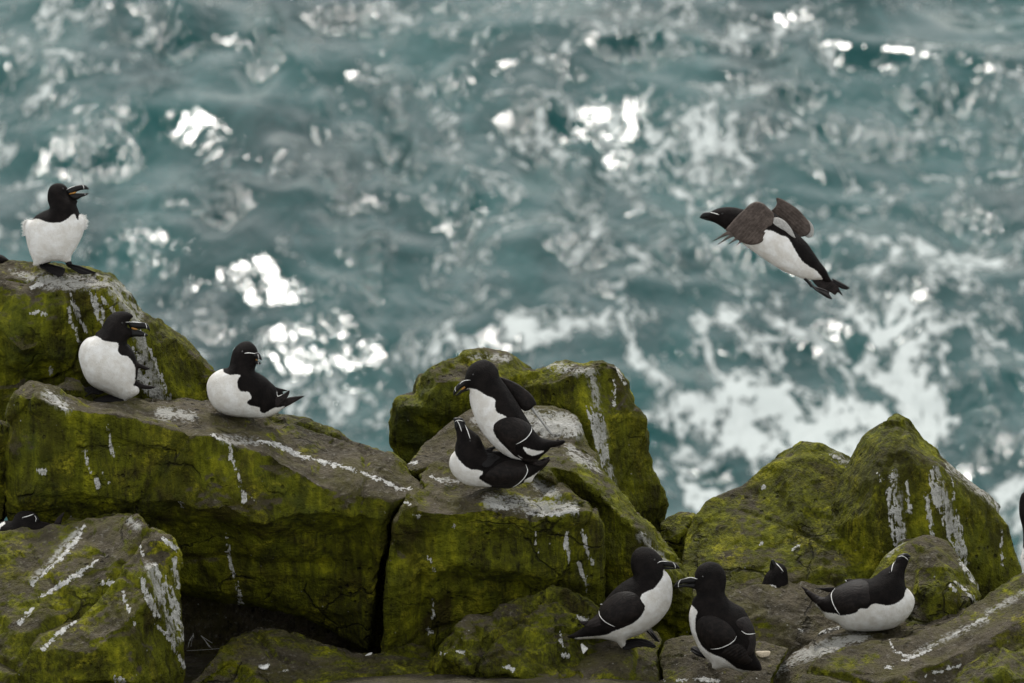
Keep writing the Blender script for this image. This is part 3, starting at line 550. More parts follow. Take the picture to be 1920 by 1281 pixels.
def inside(x, y, poly):
    r = np.zeros(x.shape, bool); n = len(poly); j = n - 1
    for i in range(n):
        xi, yi = poly[i]; xj, yj = poly[j]
        c = ((yi > y) != (yj > y)) & (x < (xj - xi) * (y - yi) / (yj - yi + 1e-12) + xi); r ^= c; j = i
    return r
def sdist(x, y, poly):
    d = np.full(x.shape, 1e9); n = len(poly)
    for i in range(n):
        ax, ay = poly[i]; bx, by = poly[(i + 1) % n]; vx, vy = bx - ax, by - ay; L = vx * vx + vy * vy + 1e-9
        t = np.clip(((x - ax) * vx + (y - ay) * vy) / L, 0, 1); d = np.minimum(d, np.hypot(x - ax - t * vx, y - ay - t * vy))
    return np.where(inside(x, y, poly), d, -d)
def bil(grid, gx0, gy0, h, x, y):
    fx = np.clip((x - gx0) / h, 0, grid.shape[1] - 1.001); fy = np.clip((y - gy0) / h, 0, grid.shape[0] - 1.001)
    ix = fx.astype(int); iy = fy.astype(int); tx = fx - ix; ty = fy - iy
    return (grid[iy, ix] * (1 - tx) + grid[iy, ix + 1] * tx) * (1 - ty) + (grid[iy + 1, ix] * (1 - tx) + grid[iy + 1, ix + 1] * tx) * ty

class Bird:
    """works in photo-pixel units on a plane through the bird, w = towards the camera; pivot = where it touches the rock"""
    def __init__(s, label, zoom, pivot, dist=None, push=0.0, name='razorbill', cat='bird', group='razorbills on the sea cliff'):
        s.ox, s.oy, s.sc = zoom; s.piv = s.c(pivot)
        if dist is None:
            d = ray(*s.piv).normalized(); dg = bpy.context.evaluated_depsgraph_get()
            ok, loc, *_ = S.ray_cast(dg, CAM, d, distance=40)
            dist = (loc - CAM).dot(FW) if ok else 19.8
            if not ok: print('no rock under', label, s.piv)
        s.D = dist - push; s.u = s.D * K
        s.root = bpy.data.objects.new(name, None); C.objects.link(s.root); s.root.empty_display_size = 0.05
        s.root.location = CAM + ray(*s.piv) * s.D
        tag(s.root, label, cat, group); s.h = []
    def c(s, p): return (s.ox + p[0] / s.sc, s.oy + p[1] / s.sc)
    def loc(s, x, y, w):
        return (RT * (x - s.piv[0]) - UP * (y - s.piv[1]) - FW * w) * s.u
    def top(s, x, y):
        b = 0.0
        for f in s.h: b = max(b, float(f(np.array([x]), np.array([y]))[0]))
        return b
    def shape(s, name, pts, mat, parent=None, fat=1.0, w0=0.0, conform=None, tilt=(0, 0), white=None, wmin=None, mirror=False, step=2.0, hug=True, maxw=None, ridges=0, label=None, bend=None):
        P = np.array([s.c(p) for p in pts]); B = catmull(P, step)
        x0, y0 = B.min(0) - 3; x1, y1 = B.max(0) + 3; h = max(0.6, min(1.6, (max(x1 - x0, y1 - y0)) / 60))
        nx = int((x1 - x0) / h) + 2; ny = int((y1 - y0) / h) + 2
        X, Y = np.meshgrid(x0 + np.arange(nx) * h, y0 + np.arange(ny) * h)
        sd = sdist(X, Y, B); M = sd > 0; U = np.zeros_like(X)
        om = 2 / (1 + math.sin(math.pi / max(nx, ny))); red = (np.add.outer(np.arange(ny), np.arange(nx)) % 2) == 0
        red[0] = red[-1] = False; red[:, 0] = red[:, -1] = False; blk = ((np.add.outer(np.arange(ny), np.arange(nx)) % 2) == 1); blk[0] = blk[-1] = False; blk[:, 0] = blk[:, -1] = False
        for it in range(3 * max(nx, ny)):
            for m in (red & M, blk & M):
                nb = np.zeros_like(U); nb[1:-1, 1:-1] = (U[:-2, 1:-1] + U[2:, 1:-1] + U[1:-1, :-2] + U[1:-1, 2:] + h * h) / 4
                U = np.where(m, U + om * (nb - U), U)
        Wg = 2 * np.sqrt(np.maximum(U, 0)) * fat
        if maxw: Wg = maxw * (1 - np.exp(-Wg / maxw))
        ins = (sd > 0.55 * h)
        gx, gy = X[ins], Y[ins]; nb_ = len(B)
        v2 = [Vector(b) for b in B] + [Vector((a, b)) for a, b in zip(gx, gy)]
        r = delaunay_2d_cdt(v2, [], [list(range(nb_))], 1, 1e-5)
        VV = np.array([tuple(v) for v in r[0]]); FF = r[2]; ov = r[3]
        isb = np.array([(len(q) == 0 or min(q) < nb_) for q in ov])
        x, y = VV[:, 0], VV[:, 1]; wv = bil(Wg, x0, y0, h, x, y)
        dd = np.abs(sdist(x, y, B)); wv = np.where(isb, 0, wv)
        if ridges: wv = wv * (1 + 0.08 * np.sin((x * math.cos(ridges) + y * math.sin(ridges)) * 1.1))
        base = np.full(x.shape, float(w0)) + tilt[0] * (x - s.piv[0]) + tilt[1] * (y - s.piv[1])
        if bend is not None:
            bp = np.array([(*s.c(b[:2]), b[2]) for b in bend]); ww = 1 / (np.hypot(x[:, None] - bp[:, 0], y[:, None] - bp[:, 1]) + 6) ** 2
            base += (ww * bp[:, 2]).sum(1) / ww.sum(1)
        if conform is not None:
            cf = conform(x, y); base = base + cf
        n = len(x); remap = np.empty(n, int); back = []; k = n
        for i in range(n):
            if isb[i]: remap[i] = i
            else: remap[i] = k; k += 1
        co = [s.loc(x[i], y[i], base[i] + wv[i]) for i in range(n)]
        co += [s.loc(x[i], y[i], base[i] - wv[i] * (0.9 if conform is None else 0.5)) for i in range(n) if not isb[i]]
        faces = [list(f)[::-1] for f in FF]; faces += [[int(remap[i]) for i in f] for f in FF]
        if (VV[FF[0][1]][0] - VV[FF[0][0]][0]) * (VV[FF[0][2]][1] - VV[FF[0][0]][1]) - (VV[FF[0][1]][1] - VV[FF[0][0]][1]) * (VV[FF[0][2]][0] - VV[FF[0][0]][0]) < 0:
            faces = [f[::-1] for f in faces]
        o = new_obj(name, co, faces, mat, parent or s.root)
        if label: o['label'] = label
        if mat is PLUM:
            if white is None: wa = np.full(n, -20.)
            elif white == 'all': wa = np.full(n, 20.)
            else:
                wa = np.full(n, -20.)
                for wp in white: wa = np.maximum(wa, sdist(x, y, catmull([s.c(p) for p in wp], 2)))
            front = wa.copy(); backv = wa[~isb].copy()
            if wmin is not None: front = np.minimum(front, base + wv - wmin); backv = np.minimum(backv, (base - wv)[~isb] - wmin)
            fattr(o.data, 'white', np.concatenate([front, backv]))
        def hf(qx, qy, Wg=Wg, x0=x0, y0=y0, h=h, w0=w0, conform=conform):
            ins = (qx > x0) & (qx < x0 + (Wg.shape[1] - 1) * h) & (qy > y0) & (qy < y0 + (Wg.shape[0] - 1) * h)
            v = bil(Wg, x0, y0, h, qx, qy)
            b = w0 + (conform(qx, qy) if conform is not None else 0) + tilt[0] * (qx - s.piv[0]) + tilt[1] * (qy - s.piv[1])
            if bend is not None:
                w_ = 1 / (np.hypot(qx[..., None] - bp[:, 0], qy[..., None] - bp[:, 1]) + 6) ** 2; b = b + (w_ * bp[:, 2]).sum(-1) / w_.sum(-1)
            return np.where(ins & (v > 0), v + b, 0.0)
        s.h.append(hf)
        if mirror:
            o2 = o.copy(); o2.data = o.data.copy(); C.objects.link(o2); o2.parent = parent or s.root
            q = np.empty(len(o2.data.vertices) * 3, np.float32); o2.data.vertices.foreach_get('co', q); q = q.reshape(-1, 3)
            f = np.array(FW); q = q - 2 * np.outer(q @ f, f)
            o2.data.vertices.foreach_set('co', q.astype(np.float32).ravel()); o2.data.flip_normals(); o2.data.update()
        return o, hf
    def tube(s, name, pts, rad, mat, parent=None, on=True, both=False, w=0.0, lift=0.25, taper=0.3, aspect=1.0):
        C_ = catmull([s.c(p) for p in pts], 1.6, closed=False); n = len(C_)
        for sg in ((1, -1) if both else (1,)):
            ctr = []
            for (x, y) in C_:
                ww = (s.top(x, y) + lift if on else w); ctr.append(s.loc(x, y, ww * sg))
            V = []; F = []; m = 7
            for i in range(n):
                t = (ctr[min(i + 1, n - 1)] - ctr[max(i - 1, 0)]).normalized(); a = t.cross(FW).normalized(); b = t.cross(a).normalized()
                e = min(i, n - 1 - i) / max(1, (n - 1) / 2); rr = rad * 0.85 * s.u * (taper + (1 - taper) * min(1, e * 2.2))
                for k in range(m):
                    an = 2 * math.pi * k / m; V.append(ctr[i] + a * math.cos(an) * rr + b * math.sin(an) * rr * aspect)
            for i in range(n - 1):
                for k in range(m): F.append([i * m + k, i * m + (k + 1) % m, (i + 1) * m + (k + 1) % m, (i + 1) * m + k])
            F.append(list(range(m))[::-1]); F.append([(n - 1) * m + k for k in range(m)])
            o = new_obj(name, V, F, mat, parent or s.root)
        return o
    def eye(s, p, r=2.0, both=True):
        x, y = s.c(p); w = s.top(x, y)
        for sg in ((1, -1) if both else (1,)):
            V = []; F = []; c = s.loc(x, y, sg * (w - 0.8))
            N, M = 10, 7
            for j in range(1, M):
                for i in range(N):
                    a = math.pi * j / M; b = 2 * math.pi * i / N
                    V.append(c + Vector((math.sin(a) * math.cos(b), math.sin(a) * math.sin(b), math.cos(a))) * r * s.u)
            V.append(c + Vector((0, 0, r * s.u))); V.append(c - Vector((0, 0, r * s.u)))
            for j in range(M - 2):
                for i in range(N): F.append([j * N + i, (j + 1) * N + i, (j + 1) * N + (i + 1) % N, j * N + (i + 1) % N])
            for i in range(N): F.append([len(V) - 2, i, (i + 1) % N]); F.append([len(V) - 1, (M - 2) * N + (i + 1) % N, (M - 2) * N + i])
            new_obj('eye', V, F, EYE, s.root)
    def foot(s, web, toes, leg=None, w=6, both=False, rad=2.1):
        o, _ = s.shape('foot', web, FOOT, fat=0.35, w0=w, tilt=(0, 0.9), step=1.5)
        px, py = s.piv
        for t in toes:
            C_ = [(s.c(p)) for p in t]; ctr = [s.loc(x, y, w + 0.9 * (y - py) + 2.2) for x, y in C_]
            V = []; F = []; m = 6; n = len(ctr)
            for i in range(n):
                tt = (ctr[min(i + 1, n - 1)] - ctr[max(i - 1, 0)]).normalized(); a = tt.cross(FW).normalized(); b = tt.cross(a).normalized()
                rr = rad * s.u * (1.0 if i < n - 1 else 0.45)
                for k in range(m): an = 2 * math.pi * k / m; V.append(ctr[i] + a * math.cos(an) * rr + b * math.sin(an) * rr)
            for i in range(n - 1):
                for k in range(m): F.append([i * m + k, i * m + (k + 1) % m, (i + 1) * m + (k + 1) % m, (i + 1) * m + k])
            F.append(list(range(m))[::-1]); F.append([(n - 1) * m + k for k in range(m)])
            new_obj('toe', V, F, FOOT, o)
        if leg: s.tube('leg', leg, 3.2, FOOT, on=False, w=w, taper=0.8)
        return o

# ---- bird A: standing on the top left boulder, bill open
b = Bird('razorbill standing on top of the tall left boulder, bill open, fluffed white sides', (0, 300, 2.5625), (250, 535), push=.03)
body, hb = b.shape('body', [(328, 160), (322, 132), (300, 115), (270, 112), (243, 126), (230, 155), (229, 195), (238, 232), (210, 246), (178, 264), (150, 288), (132, 288), (120, 298), (117, 312), (116, 328), (119, 345), (122, 362), (129, 400), (140, 440), (152, 470), (160, 490), (158, 505), (185, 508), (215, 497), (250, 488), (292, 487), (318, 494), (338, 487), (344, 460), (368, 420), (390, 378), (402, 345), (410, 322), (413, 304), (411, 290), (404, 276), (396, 268), (386, 263), (376, 240), (368, 215), (372, 195), (350, 186)], PLUM,
  fat=.82, white=[[(95, 270), (150, 289), (180, 284), (205, 290), (235, 301), (270, 304), (300, 302), (325, 290), (345, 272), (362, 262), (372, 280), (381, 291), (385, 264), (440, 255), (440, 530), (95, 530)]], wmin=-14, step=1.6)
def fluff(b, parent, line, dirs, L, n, seed, rad=.45):
    rng = random.Random(seed); V = []; F = []; P_ = catmull([b.c(p) for p in line], 1.0, closed=False)
    for _ in range(n):
        t = rng.random(); x, y = P_[min(len(P_) - 1, int(t * len(P_)))]; dx = dirs[0] + rng.uniform(-.5, .5); dy = dirs[1] + rng.uniform(-.6, .6); l = L * rng.uniform(.4, 1)
        x -= dx * 2.5; y -= dy * 2.5; w = rng.uniform(-9, 12); s0 = len(V); bend = rng.uniform(-.35, .35)
        for i in range(4):
            q = i / 3; c = b.loc(x + dx * l * q - dy * bend * l * q * q, y + dy * l * q + dx * bend * l * q * q, w); rr = rad * b.u * (1.25 - q)
            for k in range(4): an = 1.5708 * k; V.append(c + RT * (math.cos(an) * rr * abs(dy) ** .3) + UP * (math.sin(an) * rr) - FW * (math.cos(an) * rr))
        for i in range(3):
            for k in range(4): F.append([s0 + i * 4 + k, s0 + i * 4 + (k + 1) % 4, s0 + (i + 1) * 4 + (k + 1) % 4, s0 + (i + 1) * 4 + k])
    return new_obj('flank_feathers', V, F, DOWN, parent)
fluff(b, b.root, [(135, 288), (118, 300), (116, 330), (122, 362)], (-.9, -.1), 8, 260, 1)
fluff(b, b.root, [(386, 264), (404, 276), (413, 304), (405, 335)], (.85, -.4), 8, 260, 2)
up, _ = b.shape('upper_bill', [(318, 150), (345, 131), (375, 122), (400, 119), (417, 126), (428, 141), (405, 143), (378, 150), (350, 163), (330, 167)], BILL, fat=.7, w0=6, step=1.2)
lo, _ = b.shape('lower_bill', [(330, 166), (350, 163), (372, 160), (400, 160), (428, 160), (415, 171), (392, 180), (372, 192), (345, 188)], BILL, fat=.7, w0=6, step=1.2)
b.shape('gape', [(332, 162), (350, 155), (370, 153), (362, 162), (335, 167)], GAPE, up, fat=.7, w0=9, step=1.2)
b.tube('bill_stripe', [(322, 143), (340, 134), (360, 127)], .9, STRIPE, up); b.tube('bill_stripe', [(399, 121), (404, 130), (405, 142)], .7, STRIPE, up); b.tube('bill_stripe', [(410, 161), (411, 170)], .7, STRIPE, lo)
b.eye((305, 140), 2.0)
b.shape('wing', [(140, 300), (170, 300), (180, 340), (168, 400), (150, 430), (135, 405), (120, 375), (116, 350)], WING, fat=.5, w0=-22)
b.shape('wing', [(370, 280), (392, 290), (398, 330), (385, 370), (365, 410), (350, 400), (355, 330)], WING, fat=.5, w0=-22)
b.shape('tail', [(170, 450), (210, 440), (250, 450), (240, 490), (200, 500), (165, 495)], WING, fat=.4, w0=-24)
b.foot([(188, 508), (215, 497), (260, 505), (312, 522), (306, 552), (283, 563), (262, 548), (225, 532), (200, 522)], [[(200, 508), (260, 522), (309, 540)], [(200, 510), (250, 532), (298, 561)], [(198, 510), (230, 532), (268, 553)]], [(190, 480), (198, 508)], w=7)
b.foot([(312, 490), (340, 486), (348, 503), (378, 510), (410, 522), (464, 543), (440, 548), (385, 548), (350, 522), (325, 515)], [[(332, 503), (380, 513), (410, 524), (462, 543)], [(330, 508), (370, 525), (430, 547)], [(330, 508), (355, 525), (390, 547)]], [(325, 475), (332, 503)], w=4)

# ---- bird B: sitting, bill open, below
b = Bird('razorbill sitting at the left end of the long slab, bill open, one dark foot raised', (0, 300, 2.5625), (520, 1165), push=.05)
body, hb = b.shape('body', [(612, 800), (628, 765), (640, 752), (622, 735), (592, 727), (552, 732), (518, 755), (497, 788), (485, 812), (462, 830), (455, 845), (420, 856), (393, 882), (380, 915), (378, 950), (388, 992), (402, 1032), (425, 1070), (460, 1098), (510, 1120), (560, 1145), (598, 1166), (612, 1153), (640, 1140), (668, 1118), (666, 1095), (650, 1080), (656, 1040), (656, 1005), (658, 975), (650, 935), (630, 905), (612, 885), (615, 862), (640, 848), (660, 835), (640, 815)], PLUM,
  fat=.95, white=[[(350, 835), (450, 843), (480, 852), (505, 868), (540, 874), (572, 880), (577, 895), (574, 915), (590, 937), (615, 943), (636, 962), (648, 985), (655, 1010), (652, 1060), (645, 1085), (690, 1090), (690, 1190), (350, 1190)]], wmin=-22, step=1.6)
up, _ = b.shape('upper_bill', [(615, 782), (640, 776), (665, 776), (700, 783), (714, 793), (722, 823), (708, 813), (680, 812), (650, 812), (625, 806)], BILL, fat=.75, w0=7, step=1.2)
lo, _ = b.shape('lower_bill', [(625, 806), (648, 814), (670, 818), (700, 832), (713, 842), (690, 849), (655, 849), (630, 850)], BILL, fat=.75, w0=7, step=1.2)
b.shape('gape', [(632, 802), (655, 808), (664, 814), (650, 818), (634, 812)], GAPE, up, fat=.8, w0=10, step=1.2)
b.tube('bill_stripe', [(607, 780), (640, 779), (682, 783)], 1.0, STRIPE, up); b.tube('bill_stripe', [(700, 785), (706, 798), (707, 813)], .6, STRIPE, up); b.tube('bill_stripe', [(698, 833), (696, 848)], .6, STRIPE, lo)
b.eye((590, 785), 2.2)
wg, _ = b.shape('wing', [(575, 885), (600, 882), (625, 900), (648, 930), (664, 972), (690, 985), (722, 1004), (700, 1009), (668, 1002), (662, 1030), (655, 1055), (630, 1040), (645, 1000), (638, 960), (615, 940), (590, 935), (574, 912)], WING, fat=.6, w0=4, conform=lambda x, y: 0.35 * hb(x, y), step=1.4)
b.shape('wing', [(560, 880), (610, 885), (640, 930), (650, 990), (640, 1050), (610, 1040), (580, 960)], WING, fat=.5, w0=-28)
b.shape('tail', [(640, 1050), (662, 1062), (690, 1078), (748, 1090), (722, 1101), (680, 1100), (655, 1095), (630, 1085)], WING, fat=.5, w0=-2)
b.foot([(380, 1137), (390, 1112), (415, 1092), (450, 1088), (480, 1098), (500, 1118), (470, 1128), (440, 1116), (415, 1132), (395, 1150)], [[(480, 1115), (430, 1092), (388, 1118)], [(480, 1118), (430, 1105), (384, 1142)], [(480, 1120), (440, 1118), (398, 1148)]], None, w=26)
b.foot([(446, 1165), (465, 1146), (500, 1132), (545, 1126), (590, 1140), (597, 1166), (560, 1168), (500, 1164), (460, 1180)], [[(570, 1145), (500, 1150), (450, 1166)], [(570, 1150), (510, 1160), (452, 1178)]], None, w=22)

# ---- bird C: lying on the slab
b = Bird('razorbill lying on the right part of the long slab, head turned back towards the camera', (360, 600, 5.823), (600, 1062), push=.045)
body, hb = b.shape('body', [(722, 360), (705, 305), (665, 258), (618, 233), (568, 236), (510, 265), (460, 320), (436, 380), (420, 450), (402, 512), (352, 530), (300, 545), (240, 580), (190, 632), (163, 705), (165, 780), (182, 855), (220, 930), (272, 985), (350, 1028), (450, 1053), (560, 1063), (680, 1070), (780, 1070), (860, 1050), (930, 1015), (1000, 965), (1095, 912), (1050, 895), (980, 900), (950, 850), (930, 790), (905, 730), (855, 680), (800, 628), (740, 587), (690, 560), (690, 530), (705, 485), (722, 440)], PLUM,
  fat=.92, white=[[(120, 520), (340, 532), (350, 562), (395, 588), (440, 600), (500, 592), (545, 608), (522, 632), (510, 680), (514, 730), (545, 775), (590, 782), (628, 785), (660, 850), (612, 890), (640, 930), (700, 942), (748, 962), (745, 990), (790, 1020), (830, 1000), (900, 960), (960, 955), (1000, 945), (1120, 905), (1120, 1110), (100, 1110)]], wmin=None, step=1.8, bend=[(600, 330, 10), (300, 800, 4), (900, 850, -16)])
up, _ = b.shape('upper_bill', [(600, 368), (640, 356), (700, 358), (722, 352), (745, 370), (760, 400), (769, 438), (745, 430), (722, 418), (690, 416), (640, 402)], BILL, fat=.9, w0=24, step=1.2)
lo, _ = b.shape('lower_bill', [(660, 425), (695, 436), (735, 453), (756, 470), (750, 485), (730, 487), (700, 478), (670, 460)], BILL, fat=.8, w0=20, step=1.2)
b.shape('gape', [(640, 408), (690, 418), (715, 428), (722, 448), (690, 436), (655, 424)], GAPE, up, fat=.8, w0=22, step=1.2)
b.tube('bill_stripe', [(582, 365), (630, 360), (696, 368)], 1.0, STRIPE, up); b.tube('bill_stripe', [(726, 372), (733, 400), (740, 425)], .7, STRIPE, up); b.tube('bill_stripe', [(728, 458), (732, 484)], .7, STRIPE, lo)
b.eye((560, 350), 2.2, both=False)
wg, hw = b.shape('wing', [(675, 600), (720, 600), (780, 625), (850, 690), (905, 742), (925, 800), (930, 870), (900, 930), (850, 980), (790, 1022), (745, 985), (700, 935), (630, 925), (608, 898), (660, 850), (640, 790), (650, 720)], WING, fat=.35, w0=2, conform=lambda x, y: 0.9 * hb(x, y) - 8, bend=[(600, 330, 8), (900, 850, -10)])
b.shape('primaries', [(880, 900), (930, 838), (1000, 808), (1066, 768), (1058, 820), (1010, 885), (940, 942), (890, 975), (850, 960)], PRIM, wg, fat=.35, w0=8, ridges=.8)
b.tube('wing_bar', [(926, 780), (936, 832), (990, 814)], .8, STRIPE, wg)
b.shape('wing', [(880, 730), (935, 742), (1040, 775), (985, 785), (990, 812), (940, 830), (890, 800)], WING, fat=.4, w0=-24)
b.shape('tail', [(930, 920), (985, 880), (1040, 850), (1100, 838), (1225, 831), (1190, 856), (1095, 912), (990, 962), (940, 960)], PRIM, fat=.35, w0=-8, ridges=.3)

# ---- bird E: lower bird of the pair
b = Bird('lower razorbill of the mating pair, lying flat with its bill pointed up', (760, 640, 4.27), (620, 1165), push=.06)
E_D = b.D
body, hb = b.shape('body', [(400, 680), (410, 640), (440, 625), (470, 650), (490, 680), (545, 722), (592, 765), (632, 845), (660, 880), (740, 880), (850, 925), (960, 950), (1040, 965), (1130, 930), (1145, 955), (1090, 1025), (1040, 1075), (1005, 1130), (960, 1130), (900, 1155), (850, 1172), (760, 1176), (680, 1168), (560, 1162), (480, 1146), (430, 1112), (385, 1070), (358, 1020), (351, 970), (364, 920), (395, 875), (400, 830), (413, 780), (406, 720)], PLUM,
  fat=.9, white=[[(320, 870), (388, 873), (405, 905), (430, 945), (480, 995), (530, 1022), (600, 1030), (622, 1050), (590, 1090), (640, 1130), (690, 1160), (600, 1200), (320, 1200)], [(955, 1110), (1020, 1075), (1085, 1030), (1040, 1085), (1010, 1140), (950, 1140)]], step=1.8)
up, _ = b.shape('upper_bill', [(425, 700), (412, 660), (425, 612), (452, 614), (475, 640), (490, 690), (500, 730), (460, 740)], BILL, fat=.8, w0=8, step=1.2)
lo, _ = b.shape('lower_bill', [(398, 700), (392, 655), (385, 618), (408, 611), (428, 618), (436, 660), (440, 700), (420, 740)], BILL, fat=.8, w0=4, step=1.2)
b.tube('bill_stripe', [(413, 630), (432, 665), (452, 722)], .9, STRIPE, up); b.tube('bill_stripe', [(478, 668), (500, 720), (520, 780)], 1.0, STRIPE, up); b.tube('bill_stripe', [(392, 650), (400, 640), (430, 632), (468, 640)], .7, STRIPE, up)
b.eye((520, 800), 2.0)
wg, hw = b.shape('wing', [(612, 1058), (660, 1020), (720, 985), (790, 955), (860, 945), (930, 952), (972, 990), (978, 1045), (950, 1100), (905, 1145), (850, 1176), (760, 1178), (690, 1158), (640, 1115), (615, 1085)], WING, fat=.35, conform=lambda x, y: 0.85 * hb(x, y), w0=1, mirror=True)
b.shape('primaries', [(940, 985), (1000, 985), (1060, 970), (1150, 922), (1148, 962), (1088, 1028), (1020, 1072), (950, 1105), (930, 1060)], PRIM, wg, fat=.35, conform=lambda x, y: 0.5 * hb(x, y), ridges=2.2)
b.tube('wing_bar', [(964, 985), (978, 1035), (952, 1090), (905, 1138), (850, 1174)], 1.1, STRIPE, wg)
b.shape('tail', [(1010, 1000), (1080, 985), (1150, 940), (1160, 950), (1100, 1025), (1050, 1060), (1010, 1060)], WING, fat=.3, w0=-4)
for q, pp in enumerate([[(640, 870), (680, 850), (730, 850), (735, 880), (690, 900), (650, 900)]]): pass

# ---- bird D: upper bird of the pair
b = Bird('upper razorbill of the mating pair, perched on the other bird with one wing raised', (760, 640, 4.27), (820, 930), dist=E_D - .02)
body, hb = b.shape('body', [(470, 320), (482, 270), (500, 222), (538, 180), (590, 153), (642, 149), (700, 176), (740, 228), (756, 285), (800, 345), (850, 420), (902, 500), (950, 580), (1000, 660), (1035, 720), (1085, 768), (1150, 788), (1210, 792), (1270, 790), (1280, 808), (1235, 836), (1170, 850), (1140, 880), (1100, 915), (1060, 950), (1010, 970), (930, 955), (850, 938), (780, 900), (730, 860), (670, 798), (610, 720), (568, 640), (540, 570), (520, 500), (513, 440), (513, 388), (480, 392), (462, 370)], PLUM,
  fat=.88, white=[[(490, 384), (560, 383), (600, 402), (650, 432), (720, 465), (718, 510), (735, 565), (790, 590), (810, 610), (740, 650), (705, 690), (720, 750), (780, 825), (850, 880), (950, 950), (930, 1000), (780, 980), (480, 560)], [(945, 846), (1000, 862), (1060, 876), (1110, 878), (1060, 905), (1015, 914), (970, 892)]], step=1.8)
up, _ = b.shape('upper_bill', [(520, 305), (485, 308), (455, 318), (420, 345), (396, 378), (384, 410), (388, 437), (402, 420), (425, 395), (455, 370), (500, 345)], BILL, fat=.75, w0=5, step=1.2)
lo, _ = b.shape('lower_bill', [(510, 345), (470, 370), (440, 395), (410, 425), (400, 438), (430, 428), (470, 405), (512, 388)], BILL, fat=.75, w0=4, step=1.2)
b.shape('gape', [(497, 348), (470, 362), (445, 385), (450, 392), (478, 375), (500, 356)], GAPE, up, fat=.9, w0=10, step=1.2)
b.tube('bill_stripe', [(522, 310), (480, 314), (450, 328), (435, 345)], .9, STRIPE, up); b.tube('bill_stripe', [(402, 365), (398, 385), (406, 405)], .7, STRIPE, up)
b.eye((545, 270), 2.2)
wg, hw = b.shape('wing', [(695, 668), (735, 625), (805, 597), (880, 602), (945, 628), (995, 665), (1012, 702), (985, 755), (940, 795), (890, 830), (900, 900), (960, 950), (880, 925), (800, 850), (745, 780), (705, 715)], WING, fat=.4, conform=lambda x, y: 0.85 * hb(x, y), w0=2)
b.shape('primaries', [(770, 790), (830, 815), (890, 822), (940, 850), (1000, 905), (1080, 955), (1150, 930), (1145, 955), (1090, 1000), (1010, 985), (900, 935), (830, 880)], PRIM, wg, fat=.35, conform=lambda x, y: 0.6 * hb(x, y), w0=4, ridges=1.0)
b.tube('wing_bar', [(1014, 680), (1008, 720), (972, 770), (930, 800), (888, 822)], 1.1, STRIPE, wg)
fw, _ = b.shape('wing', [(750, 290), (800, 298), (850, 318), (905, 345), (960, 385), (1010, 430), (1042, 480), (1050, 508), (1032, 520), (1000, 548), (955, 560), (905, 520), (850, 450), (790, 370)], WING, fat=.4, w0=-20, label='raised far wing')
b.shape('primaries', [(985, 515), (1010, 512), (1050, 570), (1110, 650), (1185, 745), (1168, 752), (1095, 660), (1040, 590)], PALE, fw, fat=.5, w0=-24, step=1.2)
b.shape('tail', [(1060, 770), (1150, 790), (1210, 788), (1240, 745), (1225, 785), (1282, 800), (1240, 838), (1170, 852), (1100, 862), (1060, 830)], PRIM, fat=.3, w0=2, ridges=1.5, step=1.2)
b.foot([(700, 900), (640, 905), (610, 960), (625, 1005), (680, 1000), (720, 960), (760, 930)], [[(720, 920), (660, 930), (615, 962)], [(720, 930), (670, 960), (628, 1002)]], None, w=20)
b.foot([(700, 870), (735, 850), (690, 848), (645, 868), (650, 895), (690, 900)], [[(700, 870), (650, 872)]], None, w=8)

# ---- bird F: flying
b = Bird('razorbill flying low over the sea on the right, wings beating, feet trailing', (1280, 340, 5.338), (1000, 600), dist=18.75, group=None)
body, hb = b.shape('body', [(225, 385), (222, 350), (250, 325), (290, 300), (360, 270), (430, 258), (520, 262), (600, 280), (740, 300), (880, 305), (960, 350), (1020, 410), (1100, 490), (1180, 555), (1250, 625), (1310, 710), (1370, 800), (1430, 880), (1470, 960), (1490, 1000), (1440, 1012), (1390, 990), (1300, 988), (1200, 975), (1130, 947), (1020, 905), (900, 835), (780, 755), (650, 662), (560, 590), (480, 530), (400, 465), (330, 420), (270, 398)], PLUM,
  fat=.8, white=[[(400, 500), (560, 480), (800, 490), (900, 505), (960, 540), (1030, 560), (1075, 615), (1120, 700), (1180, 790), (1250, 850), (1330, 895), (1370, 940), (1395, 985), (1300, 1010), (1130, 990), (800, 850), (600, 700)]], step=1.8)
up, _ = b.shape('upper_bill', [(168, 368), (180, 340), (208, 315), (250, 308), (300, 315), (320, 345), (260, 362), (200, 368)], BILL, fat=.7, w0=4, step=1.2)
lo, _ = b.shape('lower_bill', [(180, 372), (230, 366), (300, 360), (310, 395), (270, 398), (220, 386)], BILL, fat=.7, w0=4, step=1.2)
b.tube('bill_stripe', [(272, 310), (315, 322), (362, 337)], .9, STRIPE, up); b.eye((395, 330), 2.0)
uw, _ = b.shape('underwing', [(882, 400), (905, 370), (955, 368), (1020, 405), (1075, 470), (1105, 530), (1120, 572), (1060, 540), (1010, 500), (940, 478), (885, 462)], PALE, fat=.4, w0=30, label='pale grey wing lining')
wg, _ = b.shape('wing', [(606, 290), (665, 235), (730, 206), (800, 225), (862, 280), (905, 330), (900, 420), (870, 500), (845, 560), (800, 605), (740, 632), (680, 640), (620, 630), (570, 606), (520, 575), (480, 535), (450, 520), (425, 490), (470, 430), (540, 350)], UNDER, fat=.28, w0=34, tilt=(-.05, .1), step=1.4, ridges=.7, label='near wing swept forward')
for q in ([(500, 480), (420, 515), (350, 563), (288, 606), (372, 572), (445, 545), (520, 520)], [(520, 505), (450, 550), (395, 590), (340, 640), (415, 598), (480, 565), (545, 540)], [(545, 545), (500, 585), (450, 632), (505, 605), (560, 575)], [(590, 570), (560, 605), (525, 645), (565, 622), (610, 595)]):
    b.shape('primaries', q, UNDER, wg, fat=.22, w0=36, tilt=(-.05, .1), step=1.4)
